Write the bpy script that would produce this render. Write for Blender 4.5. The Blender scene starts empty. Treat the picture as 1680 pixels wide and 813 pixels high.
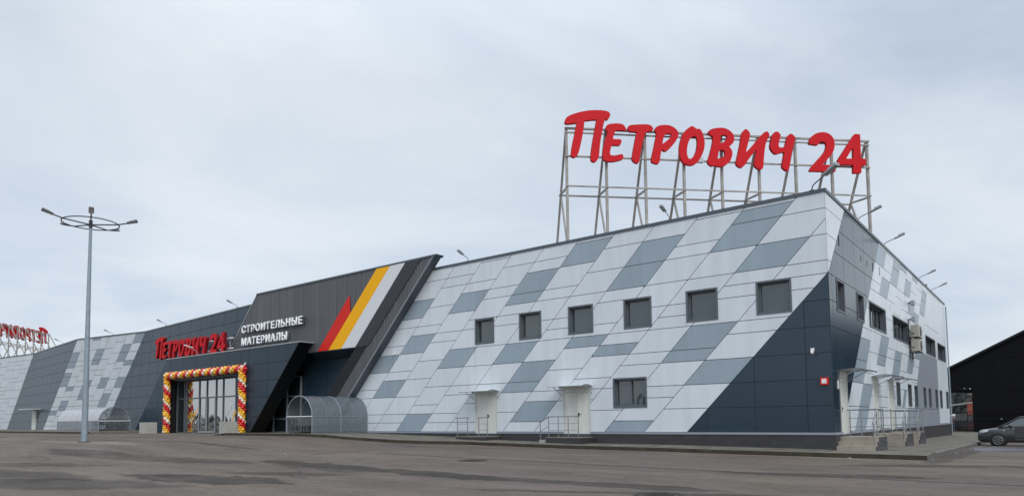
import bpy, bmesh, math, random
from mathutils import Vector, Matrix
random.seed(7)
sc = bpy.context.scene
COL = sc.collection

# ------------------------------------------------------------------ camera
PITCH, ROLL, F_PX, PY = 0.066868883, -0.011321849, 1127.4596, 612.36
cp, sp = math.cos(PITCH), math.sin(PITCH)
fw = Vector((0, cp, sp)); up0 = Vector((0, -sp, cp)); rt0 = Vector((1, 0, 0))
cr, sr = math.cos(ROLL), math.sin(ROLL)
rt = cr * rt0 + sr * up0; up = -sr * rt0 + cr * up0
cd = bpy.data.cameras.new('camera'); cam = bpy.data.objects.new('camera', cd); COL.objects.link(cam)
cam.matrix_world = Matrix(((rt.x, up.x, -fw.x, 0), (rt.y, up.y, -fw.y, 0), (rt.z, up.z, -fw.z, 1.5), (0, 0, 0, 1)))
cd.sensor_width = 36; cd.sensor_fit = 'HORIZONTAL'
cd.lens = F_PX / 1680 * 36; cd.shift_y = (PY - 406.5) / 1680
cd.clip_start = 0.1; cd.clip_end = 5000
sc.camera = cam

# ------------------------------------------------------------------ sky, sun, exposure
SUN_EL, SUN_AZ = math.radians(42), math.radians(160)      # azimuth of the sun measured from +Y towards +X
w = bpy.data.worlds.new('World'); sc.world = w; w.use_nodes = True
nt = w.node_tree; nt.nodes.clear(); N = nt.nodes.new; L = nt.links.new
wo = N('ShaderNodeOutputWorld'); bg = N('ShaderNodeBackground'); L(bg.outputs[0], wo.inputs[0])
sky = N('ShaderNodeTexSky'); sky.sky_type = 'NISHITA'; sky.sun_disc = False
sky.sun_elevation = SUN_EL; sky.sun_rotation = SUN_AZ
tc = N('ShaderNodeTexCoord'); sep = N('ShaderNodeSeparateXYZ'); L(tc.outputs['Generated'], sep.inputs[0])
def wmath(op, a, b=None):
    n = N('ShaderNodeMath'); n.operation = op
    for i, v in enumerate((a, b)):
        if v is None: continue
        if isinstance(v, (int, float)): n.inputs[i].default_value = v
        else: L(v, n.inputs[i])
    return n.outputs[0]
den = wmath('ADD', wmath('MAXIMUM', sep.outputs[2], 0.0), 0.38)
cx = wmath('DIVIDE', sep.outputs[0], den); cy = wmath('DIVIDE', sep.outputs[1], den)
cmb = N('ShaderNodeCombineXYZ'); L(cx, cmb.inputs[0]); L(cy, cmb.inputs[1])
mp = N('ShaderNodeMapping'); L(cmb.outputs[0], mp.inputs[0])
mp.inputs['Rotation'].default_value = (0, 0, math.radians(20)); mp.inputs['Scale'].default_value = (1.0, 1.5, 1); mp.inputs['Location'].default_value = (0.9, 0.35, 0)
n1 = N('ShaderNodeTexNoise'); n1.inputs['Scale'].default_value = 0.9; n1.inputs['Detail'].default_value = 8; n1.inputs['Roughness'].default_value = 0.56; n1.inputs['Distortion'].default_value = 0.4
L(mp.outputs[0], n1.inputs['Vector'])
ramp = N('ShaderNodeValToRGB'); L(n1.outputs['Fac'], ramp.inputs[0])
CLOUDS = [(0.33, (0.45, 0.52, 0.625)), (0.43, (0.54, 0.605, 0.69)), (0.53, (0.635, 0.69, 0.75)), (0.66, (0.735, 0.775, 0.81))]
e = ramp.color_ramp.elements
e[0].position, e[0].color = CLOUDS[0][0], (*CLOUDS[0][1], 1); e[1].position, e[1].color = CLOUDS[-1][0], (*CLOUDS[-1][1], 1)
for p_, c_ in CLOUDS[1:-1]:
    q = e.new(p_); q.color = (*c_, 1)
# the cloud deck is a few times brighter than the clear-sky radiance seen through its thin parts
SKY_STRENGTH = 0.1
cs = N('ShaderNodeVectorMath'); cs.operation = 'SCALE'; L(ramp.outputs[0], cs.inputs[0]); 
zen = N('ShaderNodeMapRange'); zen.inputs[1].default_value = .45; zen.inputs[2].default_value = 1.0; zen.inputs[3].default_value = 1.12 / SKY_STRENGTH; zen.inputs[4].default_value = 2.3 / SKY_STRENGTH   # an overcast sky is brightest overhead
L(sep.outputs[2], zen.inputs[0]); L(zen.outputs[0], cs.inputs['Scale'])
mx = N('ShaderNodeMix'); mx.data_type = 'RGBA'; mx.inputs[0].default_value = 0.88
L(sky.outputs[0], mx.inputs[6]); L(cs.outputs[0], mx.inputs[7]); L(mx.outputs[2], bg.inputs[0]); bg.inputs[1].default_value = SKY_STRENGTH
sd = bpy.data.lights.new('sun', 'SUN'); sd.energy = 1.5; sd.angle = math.radians(30); sd.color = (1.0, 0.97, 0.93)
sun = bpy.data.objects.new('sun', sd); COL.objects.link(sun)
sdir = Vector((math.sin(SUN_AZ) * math.cos(SUN_EL), math.cos(SUN_AZ) * math.cos(SUN_EL), math.sin(SUN_EL)))
sun.rotation_euler = sdir.to_track_quat('Z', 'Y').to_euler()
vs = sc.view_settings; sc.display_settings.display_device = 'sRGB'
vs.view_transform = 'Standard'; vs.look = 'None'; vs.exposure = 0.12; vs.gamma = 1; vs.use_curve_mapping = False

# ------------------------------------------------------------------ helpers
CX, CY, TH = 11.8494627, 25.4, math.radians(38.380254)
def loc(x, y, z): # building frame (x along the front wall to the right, y into the building) -> world
    return Vector((CX + x * math.cos(TH) + y * math.sin(TH), CY - x * math.sin(TH) + y * math.cos(TH), z))
HU = [(-200, -.1), (-30, -.02), (-3.3, .08), (0, .11), (3.2, .14), (6, .18), (10, .21), (15.2, .29), (18, .34), (19.9, .40), (21.6, .52), (23.4, .65), (26, .72), (31, .735), (37, .735), (45, .745), (52, .79), (70, .82), (600, .9)]
def interp(x, T):
    if x <= T[0][0]: return T[0][1]
    for (a, b), (c, d) in zip(T, T[1:]):
        if x <= c: return b + (d - b) * (x - a) / (c - a)
    return T[-1][1]
def gz(x, y): # ground height at building-frame coordinates
    return interp(-x, HU) - 0.0095 * min(max(0, 2.2 + y), 34)

def nodes(name):
    m = bpy.data.materials.new(name); m.use_nodes = True
    t = m.node_tree; b = t.nodes['Principled BSDF']
    return m, t, b
def mat(name, col, rough=0.5, metal=0.0, spec=0.5, var=0.0, bump=0.0, bscale=60, island=0.0, noise=3.0, coat=0.0, streak=0, emit=None, es=1.0):
    m, t, b = nodes(name)
    b.inputs['Base Color'].default_value = (*col, 1); b.inputs['Roughness'].default_value = rough
    b.inputs['Metallic'].default_value = metal; b.inputs['Specular IOR Level'].default_value = spec
    if coat: b.inputs['Coat Weight'].default_value = coat; b.inputs['Coat Roughness'].default_value = 0.08
    if emit: b.inputs['Emission Color'].default_value = (*emit, 1); b.inputs['Emission Strength'].default_value = es
    if var or island:
        tcn = t.nodes.new('ShaderNodeTexCoord')
        nz = t.nodes.new('ShaderNodeTexNoise'); nz.inputs['Scale'].default_value = noise; nz.inputs['Detail'].default_value = 5
        if streak:
            mpn = t.nodes.new('ShaderNodeMapping'); mpn.inputs['Scale'].default_value = (1, 1, streak); t.links.new(tcn.outputs['Object'], mpn.inputs[0]); t.links.new(mpn.outputs[0], nz.inputs['Vector'])
        else: t.links.new(tcn.outputs['Object'], nz.inputs['Vector'])
        r = t.nodes.new('ShaderNodeMapRange'); r.inputs[1].default_value = 0.3; r.inputs[2].default_value = 0.7; r.inputs[3].default_value = 1 - var; r.inputs[4].default_value = 1 + var
        t.links.new(nz.outputs['Fac'], r.inputs[0]); f = r.outputs[0]
        if island:
            g = t.nodes.new('ShaderNodeNewGeometry'); r2 = t.nodes.new('ShaderNodeMapRange'); r2.inputs[3].default_value = 1 - island; r2.inputs[4].default_value = 1 + island
            t.links.new(g.outputs['Random Per Island'], r2.inputs[0]); mu = t.nodes.new('ShaderNodeMath'); mu.operation = 'MULTIPLY'
            t.links.new(f, mu.inputs[0]); t.links.new(r2.outputs[0], mu.inputs[1]); f = mu.outputs[0]
        v = t.nodes.new('ShaderNodeVectorMath'); v.operation = 'SCALE'; v.inputs[0].default_value = col
        t.links.new(f, v.inputs['Scale']); t.links.new(v.outputs[0], b.inputs['Base Color'])
    if bump:
        tcn = t.nodes.new('ShaderNodeTexCoord'); nz = t.nodes.new('ShaderNodeTexNoise'); nz.inputs['Scale'].default_value = bscale; nz.inputs['Detail'].default_value = 4
        t.links.new(tcn.outputs['Object'], nz.inputs['Vector']); bp = t.nodes.new('ShaderNodeBump'); bp.inputs['Strength'].default_value = bump; bp.inputs['Distance'].default_value = 0.02
        t.links.new(nz.outputs['Fac'], bp.inputs['Height']); t.links.new(bp.outputs[0], b.inputs['Normal'])
    return m

M = {}
M['light'] = mat('light_panel', (.635, .688, .735), .32, spec=.45, var=.05, island=.03, noise=2.2, streak=.10)
M['grey'] = mat('grey_panel', (.295, .362, .422), .32, spec=.45, var=.05, island=.05, noise=2.2, streak=.10)
M['mauve'] = mat('violet_grey_panel', (.285, .315, .36), .32, spec=.45, var=.04, island=.03, noise=2.2, streak=.10)
M['navy'] = mat('navy_panel', (.017, .038, .060), .2, spec=.55, var=.05, island=.06, noise=.6)
M['slate'] = mat('slate_panel', (.017, .038, .058), .34, spec=.28, var=.06, island=.08, noise=2, streak=.1)
M['seam'] = mat('seam_shadow_gap', (.05, .065, .08), .7)
M['plinth'] = mat('plinth_tile', (.040, .038, .041), .5, var=.12, island=.10, noise=4)
M['sill'] = mat('grey_flashing', (.27, .29, .35), .4)
M['coping'] = mat('dark_grey_flashing', (.075, .092, .112), .38)
M['roof'] = mat('roof_membrane', (.25, .25, .25), .8, var=.1)
M['frame'] = mat('grey_window_frame', (.10, .118, .135), .4)
M['glass'] = mat('dark_glass', (.02, .03, .032), .03, spec=.5)
M['glass'].node_tree.nodes['Principled BSDF'].inputs['IOR'].default_value = 2.0
M['glass2'] = mat('door_glass', (.02, .026, .03), .02, spec=.5)
M['glass2'].node_tree.nodes['Principled BSDF'].inputs['IOR'].default_value = 6
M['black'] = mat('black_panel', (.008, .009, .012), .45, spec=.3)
M['whitepaint'] = mat('cream_painted_steel', (.64, .66, .62), .45, var=.10, noise=2.5, streak=.2)
M['white'] = mat('white_plastic', (.75, .76, .77), .4)
M['steel'] = mat('brushed_steel', (.33, .34, .35), .32, metal=.85)
M['galv'] = mat('galvanised_steel', (.27, .33, .38), .5, metal=.35, var=.10, noise=6)
M['rust'] = mat('weathered_grey_paint_with_rust', (.30, .285, .26), .65, var=.25, noise=2.2)
M['red'] = mat('red_sign_face', (.55, .006, .013), .55, spec=.16, var=.06, noise=.8)
M['redside'] = mat('red_sign_return', (.42, .008, .014), .55, spec=.2)
M['darkmetal'] = mat('dark_grey_metal', (.06, .065, .075), .45, metal=.3)
M['lampgrey'] = mat('lamp_grey', (.36, .38, .40), .4, metal=.3)
M['yellow'] = mat('yellow_stripe', (.92, .44, .003), .5, spec=.2)
M['stripered'] = mat('red_stripe', (.66, .022, .014), .5, spec=.2)
M['stripewhite'] = mat('white_stripe', (.68, .70, .72), .45)
M['stripeblack'] = mat('black_stripe', (.022, .022, .03), .4)
M['concrete'] = mat('pale_concrete', (.36, .355, .33), .85, var=.12, bump=.3, bscale=25, noise=5)
M['granite'] = mat('dark_granite', (.06, .062, .07), .35, var=.45, noise=9)
M['beigestone'] = mat('beige_stone', (.30, .265, .22), .6, var=.12, island=.1, noise=3)
M['balred'] = mat('red_latex', (.58, .012, .014), .22, spec=.6)
M['balyel'] = mat('yellow_latex', (.80, .42, .02), .22, spec=.6)
M['balwhite'] = mat('cream_latex', (.80, .74, .60), .22, spec=.6)
M['acwhite'] = mat('cream_casing', (.38, .37, .32), .5, var=.05)
M['vent'] = mat('dark_slot', (.012, .014, .018), .6)
M['signwhite'] = mat('white_sign_face', (.80, .82, .84), .4, emit=(.9, .95, 1), es=.06)
M['blackwall'] = mat('black_cladding', (.0028, .0028, .004), .6, spec=.15, var=.2, noise=.6)
M['rubber'] = mat('tyre_rubber', (.012, .012, .012), .8)
M['carpaint'] = mat('dark_grey_car_paint', (.052, .054, .06), .3, metal=.4, coat=.6)
M['alloy'] = mat('alloy_wheel', (.30, .31, .32), .35, metal=.8)
M['chrome'] = mat('headlight_glass', (.62, .65, .66), .12, metal=.4)
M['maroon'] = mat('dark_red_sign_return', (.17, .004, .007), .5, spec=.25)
M['faint'] = mat('faint_black_trim', (.0045, .0045, .006), .7, spec=.15)
M['iron'] = mat('cast_iron', (.035, .03, .026), .6, metal=.4, var=.3, noise=12, bump=.5)
M['cartsteel'] = mat('cart_wire', (.42, .46, .48), .35, metal=.7)
M['cartdark'] = mat('cart_frame', (.10, .13, .14), .4, metal=.4)

def poly_mat(name, tint, alpha):
    m, t, b = nodes(name)
    o = t.nodes['Material Output']; tr = t.nodes.new('ShaderNodeBsdfTransparent'); ms = t.nodes.new('ShaderNodeMixShader')
    tr.inputs[0].default_value = (.86, .88, .90, 1)
    b.inputs['Base Color'].default_value = (*tint, 1); b.inputs['Roughness'].default_value = .16; b.inputs['Specular IOR Level'].default_value = .6
    tcn = t.nodes.new('ShaderNodeTexCoord'); wv = t.nodes.new('ShaderNodeTexWave'); wv.inputs['Scale'].default_value = 2.2; wv.bands_direction = 'Y'
    t.links.new(tcn.outputs['Object'], wv.inputs['Vector']); r = t.nodes.new('ShaderNodeMapRange'); r.inputs[3].default_value = alpha - .05; r.inputs[4].default_value = alpha + .05
    t.links.new(wv.outputs['Fac'], r.inputs[0]); t.links.new(r.outputs[0], ms.inputs[0])
    t.links.new(tr.outputs[0], ms.inputs[1]); t.links.new(b.outputs[0], ms.inputs[2]); t.links.new(ms.outputs[0], o.inputs[0])
    return m
M['poly'] = poly_mat('clear_polycarbonate', (.22, .25, .28), .47)
M['poly2'] = poly_mat('milky_polycarbonate', (.62, .62, .66), .62)
M['canopy'] = poly_mat('canopy_polycarbonate', (.66, .68, .66), .90)

t_ = M['glass'].node_tree; oi = t_.nodes.new('ShaderNodeObjectInfo'); cr2 = t_.nodes.new('ShaderNodeMix'); cr2.data_type = 'RGBA'; cr2.inputs[6].default_value = (.014, .026, .031, 1); cr2.inputs[7].default_value = (.05, .068, .074, 1)
t_.links.new(oi.outputs['Random'], cr2.inputs[0]); t_.links.new(cr2.outputs[2], t_.nodes['Principled BSDF'].inputs['Base Color'])   # glass colour varies at random from window to window
for k_ in ('glass', 'glass2'): # slightly uneven panes
    t_ = M[k_].node_tree; tcn = t_.nodes.new('ShaderNodeTexCoord'); nz = t_.nodes.new('ShaderNodeTexNoise'); nz.inputs['Scale'].default_value = .9; nz.inputs['Detail'].default_value = 1
    t_.links.new(tcn.outputs['Object'], nz.inputs['Vector']); bp = t_.nodes.new('ShaderNodeBump'); bp.inputs['Strength'].default_value = .35; bp.inputs['Distance'].default_value = .05
    t_.links.new(nz.outputs['Fac'], bp.inputs['Height']); t_.links.new(bp.outputs[0], t_.nodes['Principled BSDF'].inputs['Normal'])
def corr_mat(name, col, pitch):
    m, t, b = nodes(name)
    b.inputs['Base Color'].default_value = (*col, 1); b.inputs['Roughness'].default_value = .42
    tcn = t.nodes.new('ShaderNodeTexCoord'); wv = t.nodes.new('ShaderNodeTexWave'); wv.bands_direction = 'X'; wv.inputs['Scale'].default_value = 1 / pitch / 3.18
    t.links.new(tcn.outputs['Object'], wv.inputs['Vector']); bp = t.nodes.new('ShaderNodeBump'); bp.inputs['Strength'].default_value = .8; bp.inputs['Distance'].default_value = .03
    t.links.new(wv.outputs['Fac'], bp.inputs['Height']); t.links.new(bp.outputs[0], b.inputs['Normal'])
    nz = t.nodes.new('ShaderNodeTexNoise'); nz.inputs['Scale'].default_value = 1.1; mpn = t.nodes.new('ShaderNodeMapping'); mpn.inputs['Scale'].default_value = (1, 1, .06)
    t.links.new(tcn.outputs['Object'], mpn.inputs[0]); t.links.new(mpn.outputs[0], nz.inputs['Vector'])
    r = t.nodes.new('ShaderNodeMapRange'); r.inputs[1].default_value = .35; r.inputs[2].default_value = .65; r.inputs[3].default_value = .88; r.inputs[4].default_value = 1.12
    t.links.new(nz.outputs['Fac'], r.inputs[0]); v = t.nodes.new('ShaderNodeVectorMath'); v.operation = 'SCALE'; v.inputs[0].default_value = col
    t.links.new(r.outputs[0], v.inputs['Scale']); t.links.new(v.outputs[0], b.inputs['Base Color'])
    return m
M['corr'] = corr_mat('dark_corrugated_sheet', (.088, .093, .101), .2)
M['joint'] = mat('sheet_joint', (.17, .17, .175), .5)

class MB: # collects polygons; every polygon keeps its own material
    def __init__(s): s.v = []; s.f = []; s.m = []; s.mats = []; s.sm = []
    def mi(s, m):
        if m not in s.mats: s.mats.append(m)
        return s.mats.index(m)
    def face(s, pts, m, smooth=False):
        k = len(s.v); s.v += [tuple(p) for p in pts]; s.f.append(tuple(range(k, k + len(pts)))); s.m.append(s.mi(m)); s.sm.append(smooth)
    def grid(s, rows, m, closed=False, smooth=True): # rows of points, shared vertices
        k = len(s.v); n = len(rows[0])
        for r in rows: s.v += [tuple(p) for p in r]
        for i in range(len(rows) - 1):
            for j in range(n if closed else n - 1):
                a = k + i * n + j; b = k + i * n + (j + 1) % n
                s.f.append((a, b, b + n, a + n)); s.m.append(s.mi(m)); s.sm.append(smooth)
    def prism(s, pts, off, m, caps=True): # polygon extruded along the vector off
        off = Vector(off); a = [Vector(p) for p in pts]; b = [p + off for p in a]; n = len(a)
        k = len(s.v); s.v += [tuple(p) for p in a + b]
        fs = [(k + i, k + (i + 1) % n, k + n + (i + 1) % n, k + n + i) for i in range(n)]
        if caps: fs += [tuple(k + i for i in reversed(range(n))), tuple(k + n + i for i in range(n))]
        for f in fs: s.f.append(f); s.m.append(s.mi(m)); s.sm.append(False)
    def box(s, x0, x1, y0, y1, z0, z1, m):
        s.prism([(x0, y0, z0), (x1, y0, z0), (x1, y1, z0), (x0, y1, z0)], (0, 0, z1 - z0), m)
    def bar(s, a, b, t, m, t2=None): # square bar from a to b
        a, b = Vector(a), Vector(b); d = (b - a).normalized(); ref = Vector((0, 0, 1)) if abs(d.z) < .9 else Vector((0, 1, 0))
        x = d.cross(ref).normalized() * t / 2; y = d.cross(x).normalized() * (t2 or t) / 2
        s.prism([a - x - y, a + x - y, a + x + y, a - x + y], b - a, m)
    def tube(s, pts, r, m, n=8, caps=True, radii=None):
        pts = [Vector(p) for p in pts]; rows = []
        for i, p in enumerate(pts):
            d = (pts[min(i + 1, len(pts) - 1)] - pts[max(i - 1, 0)]).normalized(); ref = Vector((0, 0, 1)) if abs(d.z) < .9 else Vector((0, 1, 0))
            x = d.cross(ref).normalized(); y = d.cross(x).normalized(); q = radii[i] if radii else r
            rows.append([p + (x * math.cos(6.2832 * k / n) + y * math.sin(6.2832 * k / n)) * q for k in range(n)])
        s.grid(rows, m, True)
        if caps: s.face(list(reversed(rows[0])), m); s.face(rows[-1], m)
    def ball(s, c, r, m, seg=10, rings=6, sq=1.0):
        rows = []
        for i in range(rings + 1):
            a = math.pi * i / rings
            rows.append([(c[0] + r * math.sin(a) * math.cos(6.2832 * j / seg), c[1] + r * math.sin(a) * math.sin(6.2832 * j / seg), c[2] + r * sq * math.cos(a)) for j in range(seg)])
        s.grid(rows, m, True)
    def obj(s, name, parent=None, base=None):
        me = bpy.data.meshes.new(name); me.from_pydata(s.v, [], s.f)
        for m in s.mats: me.materials.append(m)
        me.polygons.foreach_set('material_index', s.m); me.polygons.foreach_set('use_smooth', s.sm)
        me.update(); bm = bmesh.new(); bm.from_mesh(me); bmesh.ops.recalc_face_normals(bm, faces=bm.faces); bm.to_mesh(me); bm.free()
        o = bpy.data.objects.new(name, me); COL.objects.link(o)
        if parent: o.parent = parent
        return o
def thing(name, label, cat, x, y, z, rot=0, group=None): # an Empty at building-frame x, y
    o = bpy.data.objects.new(name, None); COL.objects.link(o); o.empty_display_size = .3
    o.location = loc(x, y, z); o.rotation_euler = (0, 0, rot - TH); o['label'] = label; o['category'] = cat
    if group: o['group'] = group
    return o
def place(o, x, y, z, rot=0): o.location = loc(x, y, z); o.rotation_euler = (0, 0, rot - TH)
def tag(o, label=None, cat=None, group=None, kind=None):
    for k, v in (('label', label), ('category', cat), ('group', group), ('kind', kind)):
        if v: o[k] = v
    return o
def dup(root, label=None):
    def cpy(o, p):
        c = o.copy(); COL.objects.link(c)
        if p: c.parent = p
        for ch in o.children: cpy(ch, c)
        return c
    r = cpy(root, None)
    if label: r['label'] = label
    return r
RIGHT = math.pi / 2 # rotation that turns a wall-mounted thing built for the front wall onto the side wall
def clip(poly, a, b, c): # keep a*x+b*y<=c
    out = []
    for i, p in enumerate(poly):
        q = poly[(i + 1) % len(poly)]; dp = a * p[0] + b * p[1] - c; dq = a * q[0] + b * q[1] - c
        if dp <= 0: out.append(p)
        if (dp < 0 < dq) or (dq < 0 < dp):
            t = dp / (dp - dq); out.append((p[0] + (q[0] - p[0]) * t, p[1] + (q[1] - p[1]) * t))
    return out
def sub_rect(polys, r):
    x0, x1, z0, z1 = r; out = []
    for p in polys:
        for q in (clip(p, 1, 0, x0), clip(p, -1, 0, -x1)):
            if len(q) > 2: out.append(q)
        c = clip(clip(p, -1, 0, -x0), 1, 0, x1) if len(p) > 2 else []
        if len(c) > 2:
            for q in (clip(c, 0, 1, z0), clip(c, 0, -1, -z1)):
                if len(q) > 2: out.append(q)
    return out
def area(p): return abs(sum(p[i][0] * p[(i + 1) % len(p)][1] - p[(i + 1) % len(p)][0] * p[i][1] for i in range(len(p)))) / 2
LETTERS = [
  [[(-0.15,2.96),(-0.11,3.13),(-0,3.27),(0.29,3.42),(0.79,3.59),(1.38,3.7),(1.98,3.71),(2.27,3.66),(2.37,3.52),(2.33,3.37),(2.25,3.24),(2.16,3.2),(2.09,3.23),(2,3.06),(1.88,2.51),(1.76,1.86),(1.7,1.26),(1.66,1.07),(1.55,0.91),(1.4,0.84),(1.27,0.91),(1.23,1.05),(1.25,1.29),(1.32,1.79),(1.43,2.34),(1.54,2.89),(1.6,3.18),(1.6,3.18),(1.27,3.15),(0.93,3.09),(0.93,3.09),(0.89,2.71),(0.78,2.11),(0.65,1.57),(0.55,1.24),(0.42,1.09),(0.29,1.05),(0.18,1.12),(0.17,1.25),(0.21,1.6),(0.35,2.19),(0.45,2.69),(0.51,2.95),(0.51,2.95),(0.28,2.91),(0.04,2.87),(-0.11,2.88)]],
  [[(2.09,2.75),(2.15,2.9),(2.33,2.98),(2.63,3.02),(2.93,3.02),(3.08,2.97),(3.17,2.84),(3.24,2.71),(3.22,2.66),(2.92,2.65),(2.64,2.64),(2.64,2.64),(2.57,2.47),(2.48,2.23),(2.49,2.14),(2.88,2.16),(2.95,2.12),(2.94,1.97),(2.87,1.84),(2.8,1.82),(2.44,1.82),(2.39,1.8),(2.32,1.54),(2.29,1.34),(2.33,1.26),(2.52,1.24),(2.76,1.3),(2.96,1.35),(3.02,1.3),(3.04,1.14),(2.98,1.06),(2.75,0.98),(2.42,0.91),(2.15,0.91),(1.99,0.96),(1.91,1.06),(1.89,1.26),(1.94,1.65),(2.03,2.02),(2.15,2.35),(2.21,2.54),(2.14,2.6)]],
  [[(3.31,2.8),(3.36,2.92),(3.53,2.98),(3.93,3.02),(4.4,3.05),(4.57,3.02),(4.68,2.93),(4.75,2.81),(4.71,2.75),(4.59,2.67),(4.42,2.64),(4.32,2.62),(4.25,2.48),(4.16,2.17),(4.07,1.84),(3.99,1.47),(3.92,1.04),(3.88,0.91),(3.81,0.87),(3.68,0.9),(3.53,1.02),(3.51,1.12),(3.54,1.32),(3.61,1.69),(3.69,2.05),(3.76,2.39),(3.83,2.58),(3.83,2.58),(3.65,2.61),(3.45,2.6),(3.35,2.65)]],
  [[(4.82,2.8),(4.9,2.93),(5.16,3.04),(5.57,3.07),(5.82,3),(6.04,2.85),(6.17,2.66),(6.13,2.43),(5.95,2.12),(5.71,1.84),(5.48,1.63),(5.37,1.6),(5.25,1.64),(5.19,1.77),(5.12,1.44),(5.05,1.01),(4.98,0.89),(4.88,0.88),(4.63,0.95),(4.58,1.02),(4.63,1.32),(4.75,1.77),(4.86,2.28),(4.94,2.54),(4.86,2.65)], [(5.36,2.56),(5.68,2.6),(5.78,2.54),(5.73,2.41),(5.49,2.18),(5.29,2.03),(5.22,1.99),(5.28,2.25)]],
  [[(6.53,2.78),(6.74,2.96),(6.92,3.07),(7.05,3.03),(7.2,2.9),(7.33,2.94),(7.45,2.87),(7.57,2.59),(7.64,2.24),(7.62,1.94),(7.52,1.58),(7.32,1.22),(7.09,0.96),(6.85,0.87),(6.62,0.89),(6.42,0.97),(6.27,1.13),(6.18,1.43),(6.18,1.83),(6.25,2.19),(6.37,2.52)], [(6.98,2.52),(7.13,2.52),(7.22,2.38),(7.22,2.08),(7.16,1.72),(7.02,1.41),(6.84,1.23),(6.71,1.21),(6.61,1.4),(6.6,1.7),(6.66,2.05),(6.8,2.36)]],
  [[(7.87,2.78),(7.92,2.88),(8.13,2.98),(8.48,3.04),(8.72,3.05),(8.93,3),(9.13,2.89),(9.3,2.71),(9.35,2.51),(9.32,2.29),(9.21,2.15),(9.01,2.01),(9.16,1.87),(9.22,1.67),(9.18,1.44),(9.07,1.2),(8.89,1.02),(8.72,0.9),(8.51,0.86),(8.34,0.87),(8.18,0.93),(8.04,0.86),(7.89,0.93),(7.76,1.08),(7.78,1.18),(7.91,1.52),(8.05,2),(8.13,2.41),(8.12,2.54),(7.95,2.62),(7.88,2.7)], [(8.57,2.64),(8.81,2.65),(8.94,2.61),(8.93,2.47),(8.8,2.3),(8.62,2.17),(8.52,2.17),(8.54,2.39)], [(8.45,1.8),(8.64,1.81),(8.76,1.76),(8.8,1.59),(8.74,1.45),(8.56,1.35),(8.37,1.29),(8.33,1.34),(8.39,1.57)]],
  [[(9.79,2.78),(9.89,2.93),(10,3.04),(10.11,3.02),(10.29,2.82),(10.25,2.62),(10.13,2.21),(10.01,1.8),(10.02,1.74),(10.09,1.78),(10.55,2.28),(11.05,2.86),(11.24,2.97),(11.34,2.92),(11.42,2.75),(11.33,2.59),(11.19,2.35),(11.09,1.89),(11.02,1.38),(10.98,0.92),(10.92,0.82),(10.79,0.75),(10.48,0.95),(10.46,1.1),(10.55,1.56),(10.64,1.9),(10.56,1.84),(10.15,1.37),(9.88,0.95),(9.66,0.82),(9.41,1.01),(9.42,1.16),(9.57,1.73),(9.72,2.34)]],
  [[(11.58,2.8),(11.82,3.02),(12.08,2.83),(12.05,2.67),(11.93,2.33),(11.92,2.1),(12.08,2.06),(12.29,2.12),(12.35,2.3),(12.44,2.61),(12.5,2.77),(12.67,2.92),(12.93,2.73),(12.92,2.6),(12.8,2.21),(12.64,1.64),(12.54,1.03),(12.45,0.79),(12.34,0.75),(12.08,0.96),(12.09,1.06),(12.22,1.63),(12.25,1.83),(12.07,1.8),(11.8,1.69),(11.64,1.73),(11.44,1.98),(11.42,2.16),(11.51,2.52)]],
  [[(13.75,2.35),(13.75,2.35),(13.8,2.61),(13.92,2.8),(14.2,2.99),(14.53,3.06),(14.8,3.05),(15.06,2.93),(15.24,2.7),(15.28,2.37),(15.21,2.05),(15.04,1.76),(14.73,1.44),(14.47,1.19),(14.47,1.19),(15.25,1.19),(15.25,1.19),(15.26,0.82),(15.26,0.82),(13.7,0.8),(13.7,0.8),(13.76,0.97),(14.13,1.37),(14.52,1.77),(14.73,2.06),(14.79,2.35),(14.72,2.5),(14.56,2.54),(14.37,2.5),(14.25,2.3),(14.25,2.3)]],
  [[(16.51,3.04),(16.51,3.04),(16.84,3.03),(16.84,3.03),(16.83,1.63),(16.83,1.63),(17.13,1.62),(17.13,1.62),(17.11,1.25),(17.11,1.25),(16.83,1.24),(16.83,1.24),(16.81,0.8),(16.81,0.8),(16.33,0.78),(16.33,0.78),(16.35,1.25),(16.35,1.25),(15.42,1.24),(15.42,1.24),(15.43,1.5),(15.43,1.5)], [(16.39,2.28),(16.39,2.28),(16.37,1.61),(16.37,1.61),(15.92,1.59),(15.92,1.59)]]]
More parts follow.
